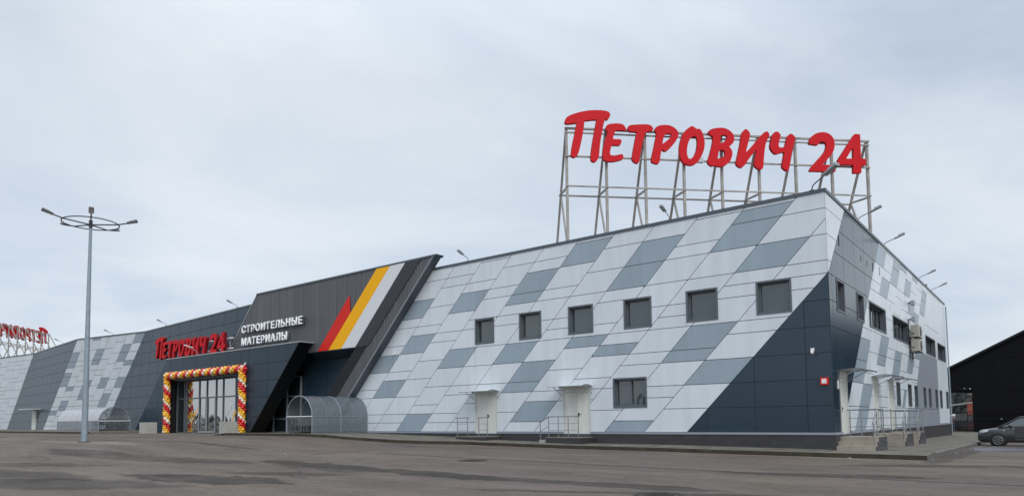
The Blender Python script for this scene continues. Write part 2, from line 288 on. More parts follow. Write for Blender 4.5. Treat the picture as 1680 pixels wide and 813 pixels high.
# ------------------------------------------------------------------ ground
def asphalt():
    m, t, b = nodes('worn_asphalt'); N = t.nodes.new; L = t.links.new
    tcn = N('ShaderNodeTexCoord'); P = tcn.outputs['Object']
    def noise(scale, detail=6, rough=.6, st=(1, 1, 1), dist=0):
        mpn = N('ShaderNodeMapping'); mpn.inputs['Scale'].default_value = st; L(P, mpn.inputs[0])
        n = N('ShaderNodeTexNoise'); n.inputs['Scale'].default_value = scale; n.inputs['Detail'].default_value = detail; n.inputs['Roughness'].default_value = rough; n.inputs['Distortion'].default_value = dist
        L(mpn.outputs[0], n.inputs['Vector']); return n.outputs['Fac']
    def mr(v, a, b_, c, d, smooth=False):
        r = N('ShaderNodeMapRange'); r.inputs[1].default_value = a; r.inputs[2].default_value = b_; r.inputs[3].default_value = c; r.inputs[4].default_value = d
        if smooth: r.interpolation_type = 'SMOOTHSTEP'
        L(v, r.inputs[0]); return r.outputs[0]
    def ma(op, a, b_=None):
        n = N('ShaderNodeMath'); n.operation = op
        for i, v in enumerate((a, b_)):
            if v is None: continue
            if isinstance(v, (int, float)): n.inputs[i].default_value = v
            else: L(v, n.inputs[i])
        return n.outputs[0]
    sx = N('ShaderNodeSeparateXYZ'); L(P, sx.inputs[0]); X, Y = sx.outputs[0], sx.outputs[1]
    wob = mr(noise(.9, 5, .6), .3, .7, -.28, .28); wob2 = mr(noise(3.5, 4, .6), .3, .7, -.12, .12)
    edge = ma('ADD', wob, wob2)
    big = mr(noise(.10, 5, .55, (1, 1.8, 1)), .35, .65, 0, 1, True)
    mid = mr(noise(.45, 6, .62, (.55, 1.6, 1)), .32, .68, 0, 1, True)
    lane = mr(noise(.22, 5, .6, (.16, 2.6, 1)), .35, .65, 0, 1, True)          # long faint tracks of wheels along the front
    fine = mr(noise(24, 4, .75), .25, .75, .74, 1.26)
    grit = mr(noise(90, 2, .6), .3, .7, .78, 1.22)
    f = ma('ADD', ma('ADD', ma('MULTIPLY', big, .12), ma('MULTIPLY', mid, .20)), ma('ADD', ma('MULTIPLY', lane, .14), ma('MULTIPLY', mr(noise(2.6, 7, .72, (.7, 1.4, 1)), .3, .7, 0, 1), .30)))
    f = ma('MULTIPLY', ma('MULTIPLY', ma('ADD', f, .60), mr(noise(7, 5, .75, (.8, 1.3, 1)), .28, .72, .72, 1.28)), ma('MULTIPLY', fine, grit))
    # tar bands, darker patches (>0) and pale scuffs (<0): segment from a to b, half width, strength
    marks = [((-13.0, -14.6), (-4.2, -15.1), .55, .42), ((-6, -15.2), (.6, -14.5), .45, .36), ((-14, -9.6), (6.5, -10.1), .12, .62), ((.6, -10.1), (3.4, -9.3), .55, .30), ((-21.4, -17.4), (-14.6, -15.9), .95, .30),
             ((-10.6, -19.4), (-7.9, -18.8), .8, .42), ((-9.7, -17.4), (-8.0, -16.7), .55, .30), ((-11.6, -14.9), (-8.4, -15.3), .8, .22), ((-11.4, -21.9), (-9.9, -21.2), 1.2, .28),
             ((-12.6, -19.4), (-7.2, -19.9), .09, -.12), ((2.2, -5.6), (5.6, -3.9), .55, .30), ((3.5, -3.2), (3.7, 12), .35, .26), ((-2.4, -16.9), (3.4, -14.3), .22, .30), ((-18.3, -20.8), (-16.2, -19.4), .7, .28), ((-15.4, -21.6), (-12.3, -21.1), .8, .24),
             ((-3.0, -12.6), (-1.8, -12.8), .18, -.25), ((-16.0, -2.45), (3.0, -2.42), .2, -.4), ((-30.5, -15.3), (-24.6, -14.8), .7, -.3), ((-4.6, -3.5), (-3.2, -3.55), .12, -.5), ((-44, -4.4), (-35, -3.4), .8, -.35), ((-46, -11), (-32, -9.2), .5, .3), ((-36, -14), (-20, -11.5), .35, .3)]
    tot = None
    for (ax, ay), (bx, by), hw, st in marks:
        dx, dy = bx - ax, by - ay; Ln = math.hypot(dx, dy); dx /= Ln; dy /= Ln
        px, py_ = ma('SUBTRACT', X, ax), ma('SUBTRACT', Y, ay)
        al = ma('ADD', ma('MULTIPLY', px, dx), ma('MULTIPLY', py_, dy)); pe = ma('ABSOLUTE', ma('ADD', ma('SUBTRACT', ma('MULTIPLY', py_, dx), ma('MULTIPLY', px, dy)), ma('MULTIPLY', edge, min(1, hw * 1.3))))
        over = ma('MAXIMUM', ma('SUBTRACT', ma('ABSOLUTE', ma('SUBTRACT', al, Ln / 2)), Ln / 2), 0)
        d = ma('SUBTRACT', hw, ma('ADD', pe, ma('MULTIPLY', over, .45)))
        k = mr(d, -hw * .06, hw * .22, 0, st * 1.75, True)
        tot = k if tot is None else ma('ADD', tot, k)
    vo = N('ShaderNodeTexVoronoi'); vo.feature = 'DISTANCE_TO_EDGE'; vo.inputs['Scale'].default_value = .16
    wv_ = N('ShaderNodeTexNoise'); wv_.inputs['Scale'].default_value = 1.1; wv_.inputs['Detail'].default_value = 5; L(P, wv_.inputs['Vector'])
    va = N('ShaderNodeVectorMath'); va.operation = 'MULTIPLY_ADD'; L(wv_.outputs['Color'], va.inputs[0]); va.inputs[1].default_value = (1.6, 1.6, 0); L(P, va.inputs[2]); L(va.outputs[0], vo.inputs['Vector'])
    crack = ma('MULTIPLY', mr(vo.outputs['Distance'], .001, .0065, .5, 0, True), mr(noise(.13, 3), .48, .58, 0, 1, True))
    tot = ma('MULTIPLY', tot, mr(noise(2.2, 6, .72, (.5, 1.3, 1)), .3, .7, .55, 1.25))
    f = ma('MULTIPLY', f, ma('MAXIMUM', ma('SUBTRACT', ma('SUBTRACT', 1, tot), crack), .3))
    cr_ = N('ShaderNodeMix'); cr_.data_type = 'RGBA'; cr_.inputs[6].default_value = (.113, .091, .079, 1); cr_.inputs[7].default_value = (.120, .100, .076, 1)
    L(mr(noise(.16, 4, .6), .4, .7, 0, 1), cr_.inputs[0])
    sc_ = N('ShaderNodeVectorMath'); sc_.operation = 'SCALE'; L(cr_.outputs[2], sc_.inputs[0]); L(f, sc_.inputs['Scale']); L(sc_.outputs[0], b.inputs['Base Color'])
    L(mr(mid, 0, 1, .86, .68), b.inputs['Roughness']); b.inputs['Specular IOR Level'].default_value = .3
    bp = N('ShaderNodeBump'); bp.inputs['Strength'].default_value = .5; bp.inputs['Distance'].default_value = .012; L(noise(55, 4, .7), bp.inputs['Height']); L(bp.outputs[0], b.inputs['Normal'])
    return m
M['asphalt'] = asphalt()
M['paving'] = mat('dusty_concrete_paving', (.125, .116, .094), .9, var=.38, bump=.35, bscale=20, noise=1.6)
M['kerbtop'] = mat('kerb_stone', (.15, .14, .115), .9, var=.22, noise=3, bump=.3, bscale=20)
M['kerbface'] = mat('dark_brown_kerb_face', (.042, .034, .022), .85, var=.35, noise=2.5)  # front kerb face, much darker and browner than the kerb top
M['kerbgrey'] = mat('grey_kerb_face', (.10, .095, .088), .85, var=.3, noise=2.5)

def frame_obj(mb, name, kind='structure'): # a top-level mesh given in building-frame coordinates
    o = mb.obj(name); o.location = loc(0, 0, 0); o.rotation_euler = (0, 0, -TH)
    if kind: o['kind'] = kind
    return o
xs = sorted(set([-900, -500, -300, -200] + [-a for a, b in HU if abs(a) < 200] + [i * 2.0 for i in range(-70, 40)] + [120, 200, 400, 900]))
ys = sorted(set([-900, -400, -200, -100, -60, -40, -30, -22, -16, -12, -9, -6, -4, -2.2, 0, 4, 10, 20, 31.8, 50, 80, 150, 300, 900]))
g = MB(); g.grid([[(x, y, gz(x, y)) for x in xs] for y in ys], M['asphalt']); frame_obj(g, 'parking_lot')

# ------------------------------------------------------------------ pavement round the building
WF = [(-4, .22), (0, .27), (6, .36), (10, .39), (15, .46), (19, .62), (23.4, .73), (26, .79), (29, .80), (34, .80)]  # pavement height at the foot of the front wall
OK = [(-3.2, 2.2), (16.5, 2.2), (22.5, 4.7), (34, 4.9)]                                                         # how far the kerb stands out
us = [-3.2, -2, -1, 0, 1.5, 3, 4.5, 6, 7.5, 9, 10.5, 12, 13.5, 15, 16.5, 18, 19.5, 21, 22.5, 24, 26, 28, 30, 32, 34]
pv = MB(); kb = MB(); KW = .18
def kz(x, y): return gz(x, y) + .15
front_out = [(-u, -interp(u, OK), kz(-u, -interp(u, OK))) for u in us]
for (a, u0), (b, u1) in zip(zip(front_out, us), zip(front_out[1:], us[1:])):
    ia, ib = (a[0], a[1] + KW, a[2] + .004), (b[0], b[1] + KW, b[2] + .004)
    wa, wb = (-u0, 0.25 if u0 > 24.5 else .1, interp(u0, WF)), (-u1, .25 if u1 > 24.5 else .1, interp(u1, WF))
    if u1 <= 0 : wa, wb = (-u0, .0, .25), (-u1, 0, .25)
    pv.face([ia, ib, wb, wa], M['paving'])
    kb.prism([(a[0], a[1], a[2] - .3), (b[0], b[1], b[2] - .3), (b[0], b[1], b[2]), (a[0], a[1], a[2])], (0, .001, 0), M['kerbface'], True)
    kb.face([(a[0], a[1] + .002, a[2] + .002), (b[0], b[1] + .002, b[2] + .002), ib, ia], M['kerbtop'])
vs_ = [-2.2, 0, 2, 5, 8, 12, 16, 20, 25, 30, 35, 42, 53]
for v0, v1 in zip(vs_, vs_[1:]):
    a, b = (3.2, v0, kz(3.2, v0)), (3.2, v1, kz(3.2, v1)); ia, ib = (3.2 - KW, v0, a[2] + .004), (3.2 - KW, v1, b[2] + .004)
    def ws(v): return .25 - .0095 * max(v, 0) * .8
    if v0 >= 0: pv.face([ia, ib, (-.1 if v1 < 36 else -9, v1, ws(v1)), (-.1 if v0 < 36 else -9, v0, ws(v0))], M['paving'])
    else: pv.face([ia, ib, (0, v1, .25), (0, v0, .25)], M['paving'])
    kb.prism([(a[0], a[1], a[2] - .3), (b[0], b[1], b[2] - .3), b, a], (-.001, 0, 0), M['kerbgrey'])
    kb.face([(a[0] - .002, a[1], a[2] + .002), (b[0] - .002, b[1], b[2] + .002), ib, ia], M['kerbtop'])
# raised end of the pavement beside the entrance, entrance apron, pavement along the far left part
pv.face([(-34, -4.72, kz(-34, -4.9)), (-34, 3, .80), (-35.5, 3, .75), (-35.5, -4.9, gz(-35.5, -4.9) + .006)], M['paving'])
pv.face([(-24, .1, .78), (-34, .1, .80), (-34, 3.2, .80), (-24, 3.2, .80)], M['paving'])
for x0, x1 in [(-35.5, -40), (-40, -45), (-45, -51)]:
    pv.face([(x0, -3.2, gz(x0, -3.2) + .006), (x1, -3.2, gz(x1, -3.2) + .006), (x1, 3, gz(x1, 3) + .02), (x0, 3, gz(x0, 3) + .02)], M['paving'])
lu = [51, 56, 62, 70, 80, 90, 100, 136]
for u0, u1 in zip(lu, lu[1:]):
    a, b = (-u0, -6.2, kz(-u0, -6.2)), (-u1, -6.2, kz(-u1, -6.2)); ia, ib = (a[0], a[1] + KW, a[2] + .004), (b[0], b[1] + KW, b[2] + .004)
    pv.face([ia, ib, (-u1, 3, b[2] + .05), (-u0, 3, a[2] + .05)], M['paving'])
    kb.prism([(a[0], a[1], a[2] - .3), (b[0], b[1], b[2] - .3), b, a], (0, .001, 0), M['kerbface']); kb.face([(a[0], a[1] + .002, a[2] + .002), (b[0], b[1] + .002, b[2] + .002), ib, ia], M['kerbtop'])
a = (-51, -6.2, kz(-51, -6.2)); kb.prism([(a[0], a[1], .5), (a[0], 3, .5), (a[0], 3, a[2] + .05), (a[0], a[1], a[2])], (-.001, 0, 0), M['kerbtop'])
frame_obj(pv, 'pavement'); frame_obj(kb, 'kerb')

# ------------------------------------------------------------------ the store
store = thing('store_building', 'long grey and white panelled store with slanted seams and a dark striped entrance block', 'store', 0, 0, 0)
def fr(a, d, z): return (-a, -d, z)   # front wall: distance left of the corner, distance out of the wall, height
def sd_(a, d, z): return (d, a, z)    # side wall: distance behind the corner, distance out of the wall, height
T = .022
def panel(mb, poly, W, m, dfun=None): # raised cladding panel over a dark backing
    if len(poly) < 3 or area(poly) < .004: return
    d = dfun or (lambda a, z: 0)
    top = [W(a, d(a, z) + T, z) for a, z in poly]; bot = [W(a, d(a, z), z) for a, z in poly]
    mb.face(top, m)
    for i in range(len(poly)): j = (i + 1) % len(poly); mb.face([top[i], top[j], bot[j], bot[i]], m)
SK, Z0, RN = .97, .9, .495
G = .013
def slanted(mb, W, sg, s0, pitch, k, rows, colour, clips, holes, base, ntop=18.3, dfun=None, khalf=None):
    r = [0] + [n for n in rows if 0 < n < ntop] + [ntop]
    for n0, n1 in zip(r, r[1:]):
        z0, z1 = Z0 + n0 * RN + G, Z0 + n1 * RN - G; a0, a1 = s0 + k * pitch + G * 1.3, s0 + (k + 1) * pitch - G * 1.3
        cut = [(a0, a1, colour)]
        for kk, lo, hi, mm, f0, f1 in base:
            if kk == k and n0 >= lo - .05 and n1 <= hi + .05:
                cut = [(a0, a1, mm)] if f1 - f0 > .9 else [(a0, a0 + (a1 - a0) * f1, mm), (a0 + (a1 - a0) * f1 + .01, a1, colour)]
        for b0, b1, mm in cut:
            poly = [(s - sg * SK * (z - Z0), z) for s, z in ((b0, z0), (b1, z0), (b1, z1), (b0, z1))]
            for c in clips: poly = clip(poly, *c) if len(poly) > 2 else []
            if len(poly) < 3: continue
            ps = [poly]
            for h in holes: ps = sub_rect(ps, h)
            for p in ps: panel(mb, p, W, M[mm], dfun)
def backing(mb, W, poly, holes):
    ps = [poly]
    for h in holes: ps = sub_rect(ps, h)
    for p in ps: mb.face([W(a, 0, z) for a, z in p], M['seam'])

FW = [(1.37, 2.63, 5.57, 6.80), (4.30, 5.59, 5.56, 6.80), (7.30, 8.58, 5.55, 6.80), (10.29, 11.58, 5.55, 6.80), (13.27, 14.55, 5.54, 6.80), (16.29, 17.52, 5.54, 6.78), (7.62, 9.21, 2.02, 3.27)]
FD = [(10.50, 12.03, .68, 2.99), (16.11, 17.62, .68, 2.95)]
holesF = FW + FD
ROWS = {0: [2, 4, 6, 8, 9, 11, 12, 13, 15, 17], 1: [1, 3, 4, 6, 7, 9, 11, 12, 13, 15, 17], 2: [2, 4, 6, 7, 9, 10, 11, 13, 15, 17, 18], 3: [3, 4, 5, 7, 8, 9, 11, 13, 15, 16, 18], 4: [1, 3, 4, 6, 8, 9, 10, 12, 13, 15, 17],
        5: [2, 4, 5, 7, 9, 10, 11, 13, 15, 17], 6: [1, 3, 5, 7, 9, 11, 13, 14, 16, 18], 7: [1, 2, 4, 5, 7, 9, 11, 12, 13, 14, 16, 17], 8: [2, 3, 5, 7, 9, 11, 12, 14, 15, 17], 9: [1, 2, 4, 6, 8, 10, 11, 13, 15, 16, 18], 10: [1, 2, 4, 6, 7, 9, 11, 12, 14, 16, 17], 11: [2, 4, 5, 7, 9, 10, 12, 13, 15, 17], 12: [3, 5, 8, 10, 13, 15]}
GREY = [(11, 13, 15), (9, 13, 15), (10, 9, 11), (11, 7, 9), (10, 4, 6), (8, 0, 2), (8, 7, 9), (6, 7, 9), (5, 5, 7), (5, 4, 5), (4, 1, 3), (4, 8, 9), (3, 7, 8), (1, 0, 1), (1, 7, 9), (1, 6, 7), (0, 4, 6), (6, 16, 18), (7, 14, 16), (7, 13, 14), (4, 15, 17), (4, 13, 15), (2, 17, 18), (2, 15, 17), (1, 13, 15)]
base = [(k, a, b, 'grey', 0, 1) for k, a, b in GREY]
S0 = 5.76
fwm = MB()
for k in ROWS: slanted(fwm, fr, 1, S0, 2.0, k, ROWS[k], 'light', [(-1, 0, -.004)], holesF, base)
for i in range(6): # dark triangle at the corner, square panels
    z0, z1 = Z0 + i * .99 + G, Z0 + (i + 1) * .99 - G
    for a0, a1 in ((0.004, .9 - G), (.9 + G, 2.86 - G), (2.86 + G, 4.84 - G), (4.84 + G, 7)):
        p = clip([(a0, z0), (a1, z0), (a1, z1), (a0, z1)], 1, SK, S0 - G + SK * Z0)
        panel(fwm, p, fr, M['navy'])
backing(fwm, fr, [(0, Z0), (30.4, Z0), (30.4 - SK * 9.03, 9.93), (0, 9.93)], holesF)
fwm.obj('front_wall', store)

SWn = [(1.17, 2.33, 5.59, 6.76), (4.62, 5.80, 5.6, 6.72), (6.95, 10.7, 5.55, 6.67), (12.7, 17.25, 5.53, 6.66), (23.9, 28.2, 5.5, 6.62), (29.5, 33.7, 5.48, 6.58)]
SWl = [(a, b, 2.04, 3.19) for a, b in ((12.8, 13.75), (16.3, 17.35), (18.5, 19.55), (21.9, 22.8), (24.1, 25.05), (27.15, 28.2), (29.4, 30.55), (32.9, 34.1))]
SDo = [(1.0, 2.12, .74, 3.2), (7.0, 7.95, .74, 3.2), (10.6, 11.75, .74, 3.2)]
holesS = SWn + SWl + SDo
VENT = [(1.80, 8.42), (5.72, 8.39), (6.94, 8.38), (8.20, 8.42), (9.80, 8.49), (11.95, 7.97), (16.73, 8.29), (12.03, 6.98), (23.24, 7.87), (23.32, 6.92)]
VENT = [(a - (.1 if i in (0, 3, 4) else .06), a + (.1 if i in (0, 3, 4) else .06), z - (.22 if i in (0, 3, 4) else .15), z + (.22 if i in (0, 3, 4) else .15)) for i, (a, z) in enumerate(VENT)]
SR = {0: [2, 4, 6, 8, 9, 11, 13, 14, 16, 18], 1: [2, 4, 5, 7, 9, 11, 13, 15, 16, 18], 2: [1, 3, 4, 6, 7, 9, 11, 13, 15, 17, 18], 3: [2, 3, 5, 7, 8, 10, 12, 14, 15, 17.6], 4: [1, 3, 5, 7, 8, 10, 11, 13, 15, 17], 5: [2, 4, 6, 8, 9, 11, 13, 14.5, 16, 17.6], 6: [2, 4, 6, 8, 10, 12.3, 13.6, 15, 17], 7: [2, 3, 5, 7, 8, 9, 11, 12, 14, 16, 17.5]}
SB = [(0, 16, 18, 'grey', 0, 1), (0, 4, 8, 'grey', 0, 1), (2, 15, 18, 'grey', 0, 1), (2, 6, 9, 'grey', 0, 1), (3, 17.6, 18.3, 'grey', 0, 1), (1, 13, 15, 'grey', 0, 1), (1, 0, 4, 'grey', 0, 1), (4, 15, 17, 'grey', 0, 1), (4, 5, 8, 'grey', 0, 1), (5, 17.6, 18.3, 'grey', 0, 1), (5, 13, 14.5, 'grey', 0, 1), (6, 12.3, 13.6, 'grey', 0, 1), (6, 6, 8, 'grey', 0, 1), (6, 2, 4, 'grey', 0, .42), (7, 14, 17.5, 'grey', 0, 1), (7, 0, 2, 'grey', 0, 1), (7, 8, 9, 'grey', 0, 1)]
swm = MB()
for k in SR: slanted(swm, sd_, -1, 1.2, 2.0, k, SR[k], 'light', [(-1, 0, -.004)], holesS + VENT, SB)
for k in (8, 9, 10): slanted(swm, sd_, -1, 1.2, 2.0, k, [2, 9, 10, 13, 18], 'light', [], holesS + VENT, [(k, 0, 9, 'mauve', 0, 1)])
for k in (11, 12, 13, 14): slanted(swm, sd_, -1, 1.2, 2.0, k, [2, 9], 'light', [(1, 0, 28.84)], holesS, [(k, 0, 9, 'mauve', 0, 1)], ntop=10)
for n0, n1 in ((10, 13), (13, 18), (18, 18.3)):
    p = [(v_ + SK * (z_ - Z0), z_) for v_, z_ in ((23.2 + G, Z0 + n0 * RN + G), (24.0 - G, Z0 + n0 * RN + G), (24.0 - G, Z0 + n1 * RN - G), (23.2 + G, Z0 + n1 * RN - G))]
    for h in holesS: pass
    ps = [p]
    for h in holesS: ps = sub_rect(ps, h)
    for q in ps: panel(swm, q, sd_, M['light'])
p = [(28.87, Z0 + G), (34.6, Z0 + G), (34.6, 9.93), (24.02 + SK * 9.03, 9.93), (28.87, 5.90)]; ps = [p]
for h in holesS: ps = sub_rect(ps, h)
for q in ps: panel(swm, q, sd_, M['light'])
for i in range(10): # glossy dark band next to the corner
    z0, z1 = Z0 + i * .99 + G, min(Z0 + (i + 1) * .99, 9.94) - G
    vsn = [0.004, .45, 2.42, 4.36, 6.30, 8.24, 10.2]
    for a0, a1 in zip(vsn, vsn[1:]):
        p = clip(clip([(a0 + G, z0), (a1 - G, z0), (a1 - G, z1), (a0 + G, z1)], 1, -SK, 1.2 - G - SK * Z0), -1, SK, 5.76 - G + SK * Z0)
        ps = [p] if len(p) > 2 else []
        for h in holesS + VENT: ps = sub_rect(ps, h)
        for q in ps: panel(swm, q, sd_, M['navy'])
for z0, z1 in ((6.9, 7.34), (7.34, 8.33), (8.33, 9.32), (9.32, 9.93)):
    p = clip([(.004, z0 + G), (4, z0 + G), (4, z1 - G), (.004, z1 - G)], 1, -SK, -5.76 - G - SK * Z0)
    panel(swm, p, sd_, M['light'])
backing(swm, sd_, [(0, Z0), (34.65, Z0), (34.65, 9.93), (0, 9.93)], holesS)
for a0, a1, z0, z1 in VENT: swm.box(-.02, .004, a0, a1, z0, z1, M['vent'])
swm.obj('side_wall', store)

# plinth of tiles, flashing above it
pm = MB(); sm_ = MB()
x = 0.0
def tiles(W, a0, a1, zb, d):
    a = a0
    while a < a1 - .01:
        b = min(a + .6, a1)
        for z0, z1 in ((zb, .40), (.40, .60), (.60, .81)):
            if z1 - z0 < .03: continue
            pts = [W(a + .004, d, z0 + .004), W(b - .004, d, z0 + .004), W(b - .004, d, z1 - .004), W(a + .004, d, z1 - .004)]
            pm.face(pts, M['plinth'])
        a = b
cuts = sorted([(d[0], d[1]) for d in FD])
tiles(fr, -.06, 10.5, .1, .06); tiles(fr, 12.03, 16.11, .1, .06); tiles(fr, 17.62, 30.5, .1, .06)
tiles(sd_, -.06, 1.0, .0, .06); tiles(sd_, 2.12, 7.0, -.1, .06); tiles(sd_, 7.95, 10.6, -.1, .06); tiles(sd_, 11.75, 34.7, -.25, .06)
pm.face([fr(-.055, .055, 0), fr(30.5, .055, 0), fr(30.5, .055, .81), fr(-.055, .055, .81)], M['seam'])
pm.face([sd_(-.055, .055, -.3), sd_(34.7, .055, -.3), sd_(34.7, .055, .81), sd_(-.055, .055, .81)], M['seam'])
pm.obj('plinth', store)
for a0, a1 in ((-.09, 10.48), (12.05, 16.09), (17.64, 30.3)): sm_.prism([fr(a0, 0, .81), fr(a1, 0, .81), fr(a1, .09, .81), fr(a0, .09, .81)], (0, 0, .088), M['sill'])
for a0, a1 in ((0, .98), (2.14, 6.98), (7.97, 10.58), (11.77, 34.7)): sm_.prism([sd_(a0, 0, .81), sd_(a1, 0, .81), sd_(a1, .09, .81), sd_(a0, .09, .81)], (0, 0, .088), M['sill'])
sm_.obj('wall_base_flashing', store)

# folded walls on the left (dark, pale, dark, pale facets)
FO = [(46.9, .35), (67.96, -1.2), (78.7, .67), (97.8, -1.34), (118, .9), (150, .3)]
def us_(s, z): return s - SK * (z - Z0)
lw = MB()
def fac(poly, m): # polygon in (s, z) on one facet, raised towards the lot
    top = [fr(us_(s, z), interp(s, FO) + T, z) for s, z in poly]; bot = [fr(us_(s, z), interp(s, FO) - .01, z) for s, z in poly]
    lw.face(top, m)
    for i in range(len(poly)): j = (i + 1) % len(poly); lw.face([top[i], top[j], bot[j], bot[i]], m)
for s0, s1 in zip(FO, FO[1:]):
    a, b = s0[0], s1[0]
    lw.face([fr(us_(a, Z0), s0[1] - .005, Z0), fr(us_(b, Z0), s1[1] - .005, Z0), fr(us_(b, 9.94), s1[1] - .005, 9.94), fr(us_(a, 9.94), s0[1] - .005, 9.94)], M['seam'])
    lw.face([fr(us_(a, Z0), s0[1] - .05, .5), fr(us_(b, Z0), s1[1] - .05, .5), fr(us_(b, Z0), s1[1] - .05, .9), fr(us_(a, Z0), s0[1] - .05, .9)], M['plinth'])
GG = .016
def facet_dark(a, b):
    for i in range(9):
        z0, z1 = Z0 + i * 1.01, min(Z0 + (i + 1) * 1.01, 9.94)
        u = math.floor((a - 9) / 2.05) * 2.05
        while u < b + 1:
            q = [(u, z0), (u + 2.05, z0), (u + 2.05, z1), (u, z1)]
            q = [(x_ + SK * (z_ - Z0), z_) for x_, z_ in [(u + GG, z0 + GG), (u + 2.05 - GG, z0 + GG), (u + 2.05 - GG, z1 - GG), (u + GG, z1 - GG)]]
            q = clip(clip(q, -1, 0, -(a + GG)), 1, 0, b - GG)
            if len(q) > 2 and area(q) > .01: fac(q, M['slate'])
            u += 2.05
def facet_light(a, b, greys, cols):
    w_ = (b - a) / cols; rnd = random.Random(5)
    for k in range(cols):
        r = [0]; n = rnd.choice((1, 2))
        gs = sorted(g for g in greys if g[0] == k)
        cutn = sorted(set([v for g in gs for v in g[1:]]))
        while n < 18: r.append(n); n += rnd.choice((1, 2, 2))
        r = [q for q in r if all(abs(q - c) > .7 for c in cutn)] + cutn + [18.26]; r = sorted(set(r))
        if r[0] != 0: r = [0] + r
        for n0, n1 in zip(r, r[1:]):
            mm = 'grey' if any(n0 >= g[1] - .01 and n1 <= g[2] + .01 for g in gs) else 'light'
            fac([(a + k * w_ + GG, Z0 + n0 * RN + GG), (a + (k + 1) * w_ - GG, Z0 + n0 * RN + GG), (a + (k + 1) * w_ - GG, Z0 + n1 * RN - GG), (a + k * w_ + GG, Z0 + n1 * RN - GG)], M[mm])
facet_dark(46.9, 67.96)
facet_light(67.96, 78.7, [(5, 17.8, 18.26), (4, 13.1, 16), (1, 13.3, 16.4), (0, 16.5, 18.26), (0, 12.5, 13.4), (0, 8.4, 10.3), (2, 8.4, 10.4), (1, 4.6, 7.3), (7, 12.8, 15.8), (7, 9.1, 11.8), (6, 8.2, 9.05), (6, 4.2, 6.2), (7, 3.3, 4.2), (4, 6.3, 10.1)], 8)
facet_dark(78.7, 97.8)
facet_light(97.8, 118, [(4, 14.5, 17), (5, 9, 12), (6, 4, 7), (7, 12, 14), (8, 15, 18)], 10)
facet_dark(118, 138)
lw.obj('folded_wall', store)

# ---- dark upper block with stripes, slanted fin and recess under it
ZB, ZT = 6.0, 10.66
ub = MB(); D5 = .5
sFin, sBand, sL, sBox = 29.45, 30.72, 47.25, 36.70
def ubp(s, z, d=D5): return fr(s - SK * (z - Z0), d, z)
ub.prism([ubp(sBand, ZB), ubp(sBand, ZT - .1), ubp(sL, ZT - .1), ubp(sL, ZB)], (0, .54, 0), M['corr'])
ub.prism([ubp(sFin + .09, .8), ubp(sFin + .09, ZT - .1), ubp(sBand - .002, ZT - .1), ubp(sBand - .002, .8)], (0, .5, 0), M['corr'])
u = 19.6
while u < 41.5: # standing seams
    zt = ZT - .12; s_lo, s_hi = u, u
    zb = ZB + .02
    z1 = min(zt, Z0 + (sL - .1 - u) / SK); z0 = zb if u > sBand - SK * (ZB - Z0) else max(.9, Z0 + (sFin + .1 - u) / SK)
    z0 = max(z0, Z0 + (sFin + .12 - u) / SK)
    if z1 - z0 > .2: ub.box(-u - .012, -u + .012, -D5 - .018, -D5 + .002, z0, z1, M['joint'])
    u += .92
ub.obj('upper_block_cladding', store)
fin = MB()
fin.prism([ubp(sFin, .75, D5 + .03), ubp(sFin, ZT, D5 + .03), ubp(sFin + .1, ZT, D5 + .03), ubp(sFin + .1, .75, D5 + .03)], (0, .53, 0), M['coping'])
fin.prism([ubp(sFin + .10, .75, D5 + .036), ubp(sFin + .10, ZT, D5 + .036), ubp(sFin + .16, ZT, D5 + .036), ubp(sFin + .16, .75, D5 + .036)], (0, .05, 0), M['lampgrey'])
fin.prism([ubp(sL, ZB, D5 + .03), ubp(sL, ZT, D5 + .03), ubp(sL - .09, ZT, D5 + .03), ubp(sL - .09, ZB, D5 + .03)], (0, .6, 0), M['lampgrey'])
fin.prism([ubp(sFin - .06, ZT - .1, D5 + .05), ubp(sFin - .06, ZT, D5 + .05), ubp(sL, ZT, D5 + .05), ubp(sL, ZT - .1, D5 + .05)], (0, .62, 0), M['coping'])
fin.obj('slanted_fin', store)
def stripe(name, pts, m):
    b_ = MB(); b_.prism([fr(a, D5 + .02, z) for a, z in pts], (0, -.022, 0), M[m]); b_.obj(name, store)
stripe('red_stripe', [(27.43, 9.27), (27.33, 8.16), (29.49, 6.02), (30.60, 6.02)], 'stripered')
stripe('yellow_stripe', [(24.90, 10.55), (23.71, 10.55), (28.22, 6.02), (29.48, 6.02)], 'yellow')
stripe('white_stripe', [(23.70, 10.55), (22.41, 10.55), (26.86, 6.02), (28.21, 6.02)], 'stripewhite')
stripe('black_stripe', [(22.40, 10.55), (21.15, 10.55), (25.66, 6.02), (26.85, 6.02)], 'stripeblack')
# recess below the block
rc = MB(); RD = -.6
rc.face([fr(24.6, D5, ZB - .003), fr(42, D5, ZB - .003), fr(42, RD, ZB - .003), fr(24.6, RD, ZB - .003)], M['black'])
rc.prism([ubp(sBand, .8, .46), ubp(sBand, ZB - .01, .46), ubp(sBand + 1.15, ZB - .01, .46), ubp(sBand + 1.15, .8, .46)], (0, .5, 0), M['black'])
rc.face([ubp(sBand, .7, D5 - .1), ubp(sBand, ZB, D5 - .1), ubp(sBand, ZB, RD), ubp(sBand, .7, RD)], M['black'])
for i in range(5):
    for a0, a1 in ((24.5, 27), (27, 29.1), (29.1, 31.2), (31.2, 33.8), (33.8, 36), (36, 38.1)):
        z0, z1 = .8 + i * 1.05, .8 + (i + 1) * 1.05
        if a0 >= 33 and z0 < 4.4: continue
        rc.face([fr(a0 + GG, RD, z0 + GG), fr(a1 - GG, RD, z0 + GG), fr(a1 - GG, RD, z1 - GG), fr(a0 + GG, RD, z1 - GG)], M['slate'])
